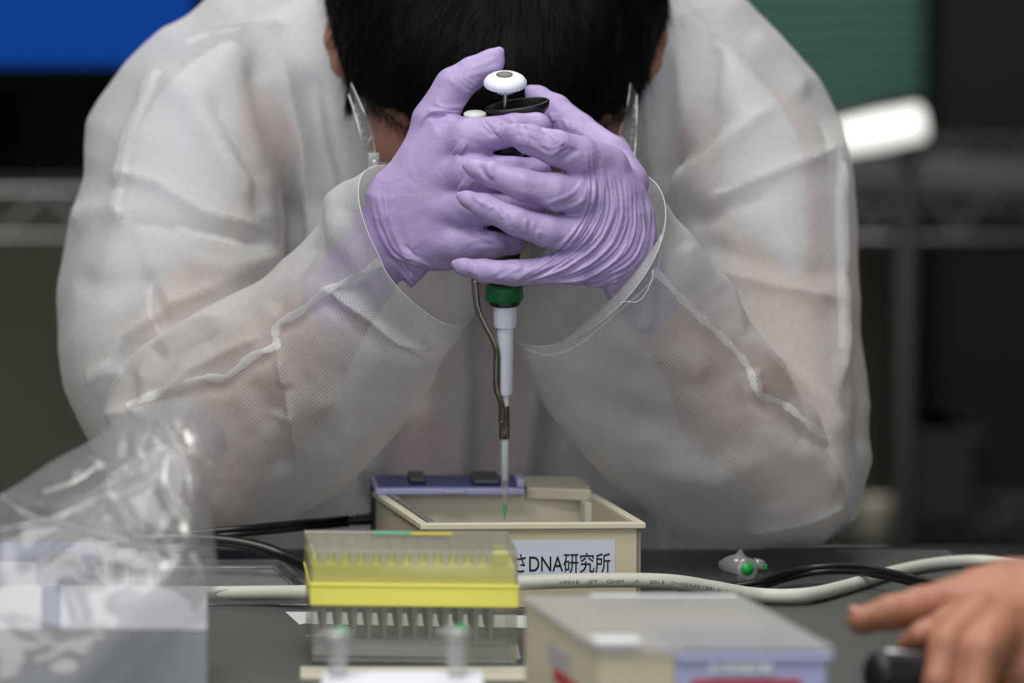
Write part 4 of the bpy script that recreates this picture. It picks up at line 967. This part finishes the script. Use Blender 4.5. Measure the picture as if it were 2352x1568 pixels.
for a in ((0,1,0,.02),(0,1,.98,1),(0,.012,.02,.98),(.988,1,.02,.98)): quadbox('lid_side', sub(q3,*a), zy2+.0005, ZR-.0012, rcl if a[2] != 0 else rc, rk, .0003)
quadbox('tray', sub(q3,.004,.99,.03,.97), zy0, zy1, yel, rk, .0006)
quadbox('tray_skirt', sub(q3,-.002,1.004,-.012,.02), zy0, zy2, yel2, rk, .0008)
quadbox('tray_lip', sub(q3,-.004,1.006,-.02,.99), zy2-.0004, zy2+.0008, yel2, rk, .0003)
quadbox('deck', sub(q3,.02,.98,.05,.95), zy1, zy1+.0012, yel, rk, .0003)
for i in range(13):
    quadbox('divider', sub(q3,.030+i*.0735,.036+i*.0735,.05,.08), zy1, zy1+.0068, yel2, rk, 0)
quadbox('yellow_tab', sub(q3,.88,.955,.03,.06), zy1, zy1+.008, yel, rk, .0008)
zb_ = .003
for a in ((.004,.996,0.0,.018),(.004,.996,.97,.99),(.004,.014,.018,.97),(.986,.996,.018,.97)): quadbox('base_side', sub(q3,*a), zb_, zy0, rc, rk, .0003, inset=.0)
quadbox('base_floor', sub(q3,.004,.996,.0,.99), .0006, zb_, clear('base_frost', opac=.35, gloss=.2, diff=(.55,.55,.5,1)), rk, .0004)
bm = bmesh.new()
quadbox('insert_card', sub(q3,.02,.76,.16,.18), zb_, zb_+.009, mat('insert_paper', lin(196,198,206), .7), rk, 0)
quadbox('lid_sticker', sub(q3,.33,.52,.80,.93), ZR, ZR+.0003, mat('teal_tape', lin(94,170,140), .5), rk, 0); quadbox('lid_sticker', sub(q3,.52,.72,.78,.90), ZR, ZR+.0003, mat('yellow_tape', lin(196,180,60), .5), rk, 0)
# tips: 12 columns x 8 rows, each a thing of its own
tm = clear('rack_tip_plastic', opac=.50, gloss=.10, rough=.2, diff=(.78,.80,.74,1), fres=False)
bm = bmesh.new(); ztop = zy1+.0065; L_ = ztop-.012
lathe(bm, [(.0030,0),(.0034,-.001),(.0033,-.0065),(.0024,-.0085),(.0021,-.024),(.0012,-L_+.006),(.0005,-L_)], n=12, cap=False)
me = bpy.data.meshes.new('tip'); bm.to_mesh(me); bm.free(); me.materials.append(tm); me.polygons.foreach_set('use_smooth', [True]*len(me.polygons))
ORD = 'first second third fourth fifth sixth seventh eighth ninth tenth eleventh twelfth'.split()
for j in range(8):
    for i in range(12):
        o = bpy.data.objects.new('tip', me); S.collection.objects.link(o); o.location = bil(q3, .068+i*.0735, .09+j*.112, ztop)
        tag(o, 'translucent pipette tip in the yellow rack, '+ORD[j]+' row from the front, '+ORD[i]+' from the left', 'tip', 'pipette tips in the yellow rack')

# ================================================================== PAPERS AND SMALL STRIPS
pm = mat('white_paper', lin(205,205,205), .7)
def flat_poly(name, pts, m, label, cat, z0=.0002, z1=.0006):
    W_ = [Pz(u,v,z1) for u,v in pts]; bm = bmesh.new(); lo = [bm.verts.new((p.x,p.y,z0)) for p in W_]; hi = [bm.verts.new((p.x,p.y,z1)) for p in W_]
    bm.faces.new(lo[::-1]); bm.faces.new(hi)
    for i in range(len(W_)): bm.faces.new((lo[i], lo[(i+1)%len(W_)], hi[(i+1)%len(W_)], hi[i]))
    o = bm_obj(name, bm, m); tag(o, label, cat); return o
pt = flat_poly('paper_strip', [(655,1404),(900,1407),(1210,1413),(1210,1441),(900,1436),(700,1431),(688,1434)], pm, 'torn white paper strip passing under the yellow tip rack', 'paper')
def flat_text(s, u, v, u2, z, m, par, h=.0022):
    a, b = Pz(u,v,z), Pz(u2,v,z); cu = bpy.data.curves.new('t','FONT'); cu.body = s; o = bpy.data.objects.new('t', cu); S.collection.objects.link(o); bpy.context.view_layer.update()
    me = bpy.data.meshes.new_from_object(o.evaluated_get(bpy.context.evaluated_depsgraph_get())); bpy.data.objects.remove(o)
    mx = max(v_.co.x for v_ in me.vertices); d = (b-a)/mx; n_ = Vector((-d.y, d.x, 0)).normalized()
    for v_ in me.vertices: v_.co = a+d*v_.co.x+n_*v_.co.y*h/.7*2.2
    return link('print', me, m, par, smooth=False)
p3 = flat_poly('cream_strip', [(690,1530),(1215,1530),(1225,1560),(690,1556)], mat('cream_card', lin(190,186,168), .6), 'thin cream card strip lying in front of the yellow tip rack', 'card', .0004, .0022)
p4 = flat_poly('label_card', [(1092,1476),(1188,1478),(1196,1512),(1080,1508)], mat('card_white', lin(212,214,222), .6), 'small white printed label under the right end of the tip rack', 'paper', .0001, .0005)
flat_text('058500', 1112, 1496, 1158, .0006, ink, p4)

# microtube with the green dot, lying on the table
mt = clear('tube_plastic', opac=.30, gloss=.2, rough=.15, diff=(.85,.87,.88,1)); gd_ = mat('green_sticker', lin(24,160,70), .4)
c0 = P(1715, 1306, .055); mtb = empty('microtube', Vector((c0.x,c0.y,0)), 'clear microtube lying on its side with a round green sticker on the lid', 'tube')
fd = Vector((.18,-.95,.12)).normalized(); zz_ = fd; x_ = Vector((0,0,1)).cross(zz_).normalized(); y_ = zz_.cross(x_)
MT = Matrix((x_, y_, zz_)).transposed().to_4x4(); MT.translation = c0
bm = bmesh.new(); lathe(bm, [(.0001,.0018),(.0062,.0018),(.0068,.001),(.0068,-.0015),(.0058,-.0022)], n=30, M=MT); lid = bm_obj('lid', bm, mt, mtb, smooth=True)
bm = bmesh.new(); lathe(bm, [(.0001,.0023),(.0038,.0022),(.0038,.0018)], n=24, M=MT, cap=False); bm_obj('sticker', bm, gd_, lid, smooth=True)
bm = bmesh.new(); tube(bm, [c0+Vector((-.001,.004,.001)), c0+Vector((-.006,.006,.002)), c0+Vector((-.011,.007,.0015)), c0+Vector((-.016,.008,.001))], [.0062,.0060,.0048,.0022], n=20); bm_obj('tube_body', bm, mt, mtb, smooth=True)
bm = bmesh.new(); tube(bm, [c0+Vector((.005,.002,.003)), c0+Vector((.009,.005,.002)), c0+Vector((.0115,.006,.001))], [.0035,.0028,.0018], n=10); bm_obj('hinge_flap', bm, mt, mtb, smooth=True)
bm = bmesh.new(); tube(bm, [c0+Vector((-.004,.004,.006)), c0+Vector((-.0035,.003,.011))], [.0042,.0008], n=6); tube(bm, [c0+Vector((-.004,.0,-.005)), c0+Vector((-.0045,-.001,-.0075))], [.003,.0005], n=6); bm_obj('snap_tab', bm, mt, mtb)
bm = bmesh.new(); boxm(bm, c0.x+.0095,c0.x+.0125,c0.y+.003,c0.y+.007,c0.z-.001,c0.z+.002); bm_obj('green_mark', bm, gd_, mtb, bevel=.0004)

# two upright microtubes in a white stand, nearest the camera
ZS = .026; ys = -.315
wsm = mat('stand_white', lin(222,224,232), .5)
a, b = P(742,1556,ys), P(1112,1556,ys)
std = empty('tube_stand', ((a.x+b.x)/2, ys, 0), 'low white tube stand at the bottom edge of the picture', 'stand')
box('stand_block', a.x, b.x, ys-.03, ys+.006, 0, ZS, wsm, std, bevel=.0015)
mt2 = clear('tube_frosted', opac=.38, gloss=.12, rough=.25, diff=(.74,.76,.74,1))
for u, vt, gm_, lb in ((775,1452,mat('pale_green_cap', lin(130,185,150), .4),'left of two frosted microtubes in the low white stand, pale cap'), (1050,1446,gd_,'right of two frosted microtubes in the low white stand, green spot on its cap')):
    c = P(u, 1500, ys-.008); zt2 = P(u, vt, ys-.008).z
    t_ = empty('microtube', (c.x, c.y, ZS), lb, 'tube')
    bm = bmesh.new(); lathe(bm, [(.0042,.0263),(.0052,.034),(.0056,zt2-.004),(.0068,zt2-.0035),(.0068,zt2-.0025)], n=24, M=Matrix.Translation((c.x,c.y,0))); bm_obj('tube_body', bm, mt2, t_, smooth=True)
    bm = bmesh.new(); lathe(bm, [(.0068,zt2-.0024),(.0072,zt2),(.0062,zt2+.0012),(.0001,zt2+.0014)], n=24, M=Matrix.Translation((c.x,c.y,0))); l2 = bm_obj('lid', bm, mt2, t_, smooth=True)
    bm = bmesh.new(); lathe(bm, [(.0036,zt2+.0013),(.0036,zt2+.002),(.0001,zt2+.0021)], n=20, M=Matrix.Translation((c.x+.002,c.y,0))); bm_obj('cap_spot', bm, gm_, l2, smooth=True)
    box('lid_tab', c.x-.0095, c.x-.0065, c.y-.002, c.y+.002, zt2-.0015, zt2, mt2, l2, bevel=.0004)

# ================================================================== BLURRED TANK, FRONT RIGHT
Z5 = .060
q5 = [Pz(1372,1487,Z5), Pz(1918,1484,Z5), Pz(1708,1367,Z5), Pz(1196,1367,Z5)]; q5 = [Vector((p.x,p.y,0)) for p in q5]
f5 = empty('gel_tank', bil(q5,.5,.5,0), 'closed cream and lavender gel tank with a frosted lid at the front right', 'tank')
lv5 = mat('lavender_plastic_front', lin(178,180,216), .45)
def w5(name, s0,s1,t0,t1,z0,z1,m,bev=.0012,par=None): return quadbox(name, sub(q5,s0,s1,t0,t1), z0, z1, m, par or f5, bev)
w5('cream_body', .012,.335,.015,.985, 0, Z5-.004, cream); w5('lavender_body', .335,.975,.015,.45, 0, Z5-.0045, lv5, .0015); w5('cream_back', .335,.975,.45,.985, 0, Z5-.006, cream)
w5('lavender_rim', .330,.995,-.005,.46, Z5-.0065, Z5-.0035, lv5)
w5('blue_panel', .38,.95,.02,.42, Z5-.0037, Z5-.0032, mat('front_blue_panel', lin(84,92,168), .4), .0004)
for a in ((.40,.50,.05,.25),(.76,.84,.08,.25)): w5('key', *a, Z5-.0032, Z5-.0018, mat('front_key', lin(58,64,62), .4), .001)
fro = clear('frosted_lid', opac=.46, gloss=.12, rough=.35, diff=(.62,.61,.59,1))
w5('lid', 0,1,0,1, Z5-.0015, Z5, fro); 
for a in ((0,1,0,.02),(0,1,.98,1),(0,.015,.02,.98),(.985,1,.02,.98)): w5('lid_side', *a, Z5-.0035, Z5-.0015, clear('frosted_side', opac=.22, gloss=.15, rough=.3, diff=(.75,.75,.74,1)), .0003)
hl = mat('lid_highlight_white', lin(218,220,226), .5)
w5('lid_front_highlight', .0,.20,.02,.10, Z5, Z5+.003, hl, .001); w5('lid_edge_highlight', .30,.96,.955,.985, Z5, Z5+.0012, hl, .0005)  # white slabs painting the highlights at the lid's front corner and back edge
# red and grey mark on the left side wall, lettering and red band on the front
def side_quad(name, Q, s, t0, t1, z0, z1, m, off=.0004):
    a_, b_ = bil(Q,s,t0,0), bil(Q,s,t1,0); n_ = Vector(((b_-a_).y, -(b_-a_).x, 0)).normalized(); n_ = n_ if n_.x < 0 else -n_
    bm = bmesh.new(); p_ = [a_+Vector((0,0,z0)), b_+Vector((0,0,z0)), b_+Vector((0,0,z1)), a_+Vector((0,0,z1))]
    hexa(bm, [v_ for v_ in (p_[0], p_[1], p_[1]+n_*off, p_[0]+n_*off)]+[v_ for v_ in (p_[3], p_[2], p_[2]+n_*off, p_[3]+n_*off)]); return bm_obj(name, bm, m, f5)
red = mat('red_print', lin(178,30,44), .5)
side_quad('red_mark', q5, .012, .24, .58, .0290, .0350, red); side_quad('grey_mark', q5, .012, .36, .66, .036, .046, mat('grey_print', lin(176,170,172), .5), .0003)
side_quad('side_window', q5, .012, .05, .34, .006, .017, mat('dark_grey_print', lin(96,98,104), .5), .0003)
fy = bil(q5,.5,.015,0).y
def fx5(u): return P(u,1530,fy).x
box('red_band', fx5(1588), fx5(1840), fy-.0012, fy-.0004, P(0,1580,fy).z, P(0,1560,fy).z, red, f5, 0)
lt = mat('white_lettering', lin(214,220,220), .5)
gx = 1628
for i, w_ in enumerate((24,10,20,22,26,16,30)):   # unreadable white glyph blocks
    box('print_mark', fx5(gx), fx5(gx+w_-4), fy-.0014, fy-.0004, P(0,1544,fy).z, P(0,1522,fy).z, lt, f5, 0); gx += w_

# ================================================================== WHITE BOX, BLUE PACK AND PLASTIC BAG, FRONT LEFT
Z6 = .0455
q6 = [Pz(-60,1441,Z6), Pz(476,1441,Z6), Pz(476,1346,Z6), Pz(-60,1343,Z6)]; q6 = [Vector((p.x,p.y,0)) for p in q6]
wb = empty('white_box', bil(q6,.5,.5,0), 'white flat box with painted shade on its front, under the clear plastic bag', 'box')
quadbox('carton', q6, 0, Z6-.0022, mat('carton_shade_grey', lin(150,153,157), .4, noise=.08, nscale=25), wb, .001); quadbox('lid', q6, Z6-.0018, Z6, mat('carton_white', lin(188,190,196), .6), wb, .0006)  # white carton; the shade on its front is put into the grey
quadbox('blue_tape', sub(q6,.290,.372,-.012,1.0), Z6, Z6+.0006, mat('blue_grey_tape', lin(86,98,128), .5, noise=.4, nscale=90), wb, .0002)
bpk = mat('blue_pack', lin(52,62,112), .5); wpk = mat('pack_white', lin(196,200,214), .5)
a, b = P(-60,1345,-.15), P(232,1262,-.15)
pk = empty('reagent_pack', ((a.x+b.x)/2, -.14, 0), 'blue and white reagent pack inside the plastic bag behind the white box', 'pack')
box('pack_body', a.x, b.x, -.165, -.125, 0.0, b.z, bpk, pk, .002)
box('white_panel', a.x+.002, P(92,1300,-.15).x, -.1662, -.1651, .01, P(0,1290,-.165).z, wpk, pk, .0003)
bm = bmesh.new(); c_ = P(150,1262,-.1655)
vs = [bm.verts.new(P(u,v,-.1658)) for u,v in ((112,1276),(172,1262),(182,1285),(150,1305),(128,1290))]; vf = bm.faces.new(vs); bmesh.ops.solidify(bm, geom=[vf], thickness=.0006); bm_obj('white_flash', bm, wpk, pk)
for k_, (u, w_, v0_, v1_) in enumerate(((245,24,1245,1345),(292,20,1262,1345),(345,26,1270,1345))):
    c_ = P(u,1300,-.155); zt3 = P(u,v0_,-.155).z
    t_ = empty('sample_vial', (c_.x, c_.y, 0), ('leftmost','middle','rightmost')[k_]+' of the pale vials in the plastic bag behind the white box', 'vial', 'vials inside the plastic bag')
    bm = bmesh.new(); lathe(bm, [(.0035,0),(.0045,.004),(.0045,zt3-.006)], n=16, M=Matrix.Translation((c_.x,c_.y,0))); bm_obj('vial_body', bm, mt2, t_, smooth=True)
    bm = bmesh.new(); lathe(bm, [(.0055,zt3-.006),(.0055,zt3),(.001,zt3+.0005)], n=16, M=Matrix.Translation((c_.x,c_.y,0))); bm_obj('vial_cap', bm, mat('vial_cap', lin(150,164,160), .5), t_, smooth=True)
BAG = [(-90,1190),(0,1152),(60,1118),(120,1078),(190,1032),(240,1000),(300,955),(350,938),(405,925),(450,935),(505,990),(520,1030),(492,1090),(484,1150),(491,1200),(493,1290),(488,1335),(455,1372),(405,1430),(340,1480),(262,1560),(200,1640),(-90,1660)]
f = Field(-140, 640, 880, 1700, -.40, -.06, .0026)
f.pillow(BAG, 90, .058, lambda u,v: -.235-.00018*(v-1250), .006)
BST = [([(-20,1120),(60,1180),(120,1195)], .006, 14, 1), ([(0,1215),(120,1190),(250,1130),(330,1100)], .007, 16, 1), ([(240,1140),(280,1180),(300,1215),(340,1260),(380,1300)], .009, 15, 1), ([(330,1000),(325,1060),(345,1100),(250,1145)], .008, 14, 1),
 ([(385,1050),(380,1130),(415,1190),(430,1240)], .009, 15, 1), ([(425,985),(450,1040),(500,1075)], .008, 14, 1), ([(300,960),(310,1020),(300,1090)], .006, 14, 1), ([(360,985),(400,1020),(430,1080),(440,1150)], .007, 14, 1),
 ([(60,1320),(200,1200),(260,1140)], .006, 14, 1), ([(120,1190),(250,1230),(380,1260),(460,1240)], .006, 16, 1), ([(440,1270),(455,1300),(470,1330)], .007, 14, 1), ([(150,1340),(175,1380),(190,1440)], -.006, 14), ([(250,1400),(300,1390),(350,1410)], .004, 16),
 ([(230,1060),(180,1100),(100,1130)], .006, 12, 1), ([(200,1290),(240,1330),(210,1345)], .005, 10, 1), ([(290,1120),(300,1000),(330,960)], -.006, 12), ([(20,1440),(120,1480),(300,1470)], .003, 20), ([(60,1540),(160,1500),(250,1530)], .003, 20)]
def bd(W): return .0040*(1-2*np.abs(vnoise(W+6, 14.)))+.0010*(1-2*np.abs(vnoise(W+1, 40.)))
bagm = clear('bag_film', col=(.975,.975,.98,1), opac=.20, gloss=.06, rough=.15, diff=(.62,.63,.64,1), bump=.12, bscale=30)
bag = finish('plastic_bag', f, bagm, None, smooth=1, st=BST, disp=bd)
bm = bmesh.new(); bm.from_mesh(bag.data); bmesh.ops.delete(bm, geom=[fc for fc in bm.faces if fc.calc_center_median().z < .003], context='FACES'); bm.to_mesh(bag.data); bm.free()
fold_hlm = clear('bag_fold_highlight', opac=.5, gloss=.25, rough=.2, diff=(.95,.94,.90,1)); bB = bvh_of(bag)  # milky ribbons along the film creases, painting their highlights
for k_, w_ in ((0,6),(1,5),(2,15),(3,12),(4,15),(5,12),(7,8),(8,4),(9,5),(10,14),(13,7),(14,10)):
    ribbon('fold_highlight', BST[k_][0], w_, bB, fold_hlm, bag, n=50, lift=.0006)
for u_, v_, r_ in ((232,1070,9),(260,1140,13),(330,1098,11),(452,1330,12),(500,1073,9)):  # short ribbons as painted glints on the film
    ribbon('fold_highlight', [(u_-r_,v_+3),(u_,v_),(u_+r_,v_-4)], r_*1.6, bB, fold_hlm, bag, n=12, lift=.0008)
tag(bag, 'crumpled clear plastic bag at the left edge lying over the white box', 'bag')

# ================================================================== SECOND PERSON'S HAND, BOTTOM RIGHT
f = Field(1860, 3760, 1180, 1800, -.45, -.13, .0016)
f.chain([(1982,1423,-0.320,34),(2050,1406,-0.320,42),(2110,1396,-0.318,44),(2180,1384,-0.315,52),(2290,1385,-0.305,72)], .004)
f.chain([(2085,1478,-0.335,26),(2120,1462,-0.345,34),(2180,1440,-0.342,44),(2260,1430,-0.320,62)], .004)
f.chain([(2150,1640,-0.365,36),(2158,1570,-0.375,40),(2180,1480,-0.365,48),(2250,1430,-0.340,66)], .004)
f.chain([(2232,1655,-0.370,38),(2240,1610,-0.380,42),(2262,1500,-0.370,50),(2300,1440,-0.340,62)], .004)
f.chain([(2140,1660,-0.320,34),(2232,1655,-0.310,44),(2340,1560,-0.300,56)], .004)
f.pillow([(2170,1350),(2230,1305),(2300,1285),(2400,1280),(2500,1310),(2560,1400),(2520,1560),(2400,1620),(2290,1600),(2220,1520),(2190,1440)], 110, .026, lambda u,v: -.320-.00012*(v-1430), .010)
f.chain([(2430,1430,-0.310,120),(2600,1430,-0.300,110),(2900,1450,-0.280,122),(3660,1500,-0.270,165)], .012)
skin2 = mat('skin_warm', lin(168,114,88), .55, noise=.12, nscale=45, bump=.3, bscale=300, sss=.12)
per2 = empty('person', P(3700,1500,-0.270), 'second person of whom only a bare hand reaches in from the right, index finger pointing', 'person')
h2 = finish('body', f, skin2, per2, smooth=2, disp=lambda W: .0008*vnoise(W+2, 60.)+.0003*vnoise(W, 200.))
# fingernail on the index finger
MN = Matrix.Translation(P(1976,1402,-0.320)) @ Matrix.Rotation(.25,4,'Y')
bm = bmesh.new(); bmesh.ops.create_uvsphere(bm, u_segments=16, v_segments=10, radius=1, matrix=MN @ Matrix.Diagonal((.006,.005,.0018,1))); bm_obj('fingernail', bm, mat('nail', lin(196,140,124), .35), per2, smooth=True)
# black pen-like tool in that hand
bm = bmesh.new(); A_ = P(2000,1543,-0.375); B_ = P(2330,1572,-0.335)
pen = empty('black_marker', A_, 'thick black marker with a silver strip held in the bare hand', 'marker')
tube(bm, [A_, A_.lerp(B_,.02), A_.lerp(B_,.06), A_.lerp(B_,.5), B_], [.006,.0095,.0105,.0108,.0108], n=24); bm_obj('barrel', bm, darkm, pen, smooth=True)
bm = bmesh.new(); u1_ = Vector((0,0,.0103)); tube(bm, [A_.lerp(B_,.10)+u1_, A_.lerp(B_,.45)+u1_], .0016, n=8); bm_obj('clip', bm, mat('silver_clip', lin(160,162,166), .3, metal=.7), pen, smooth=True)
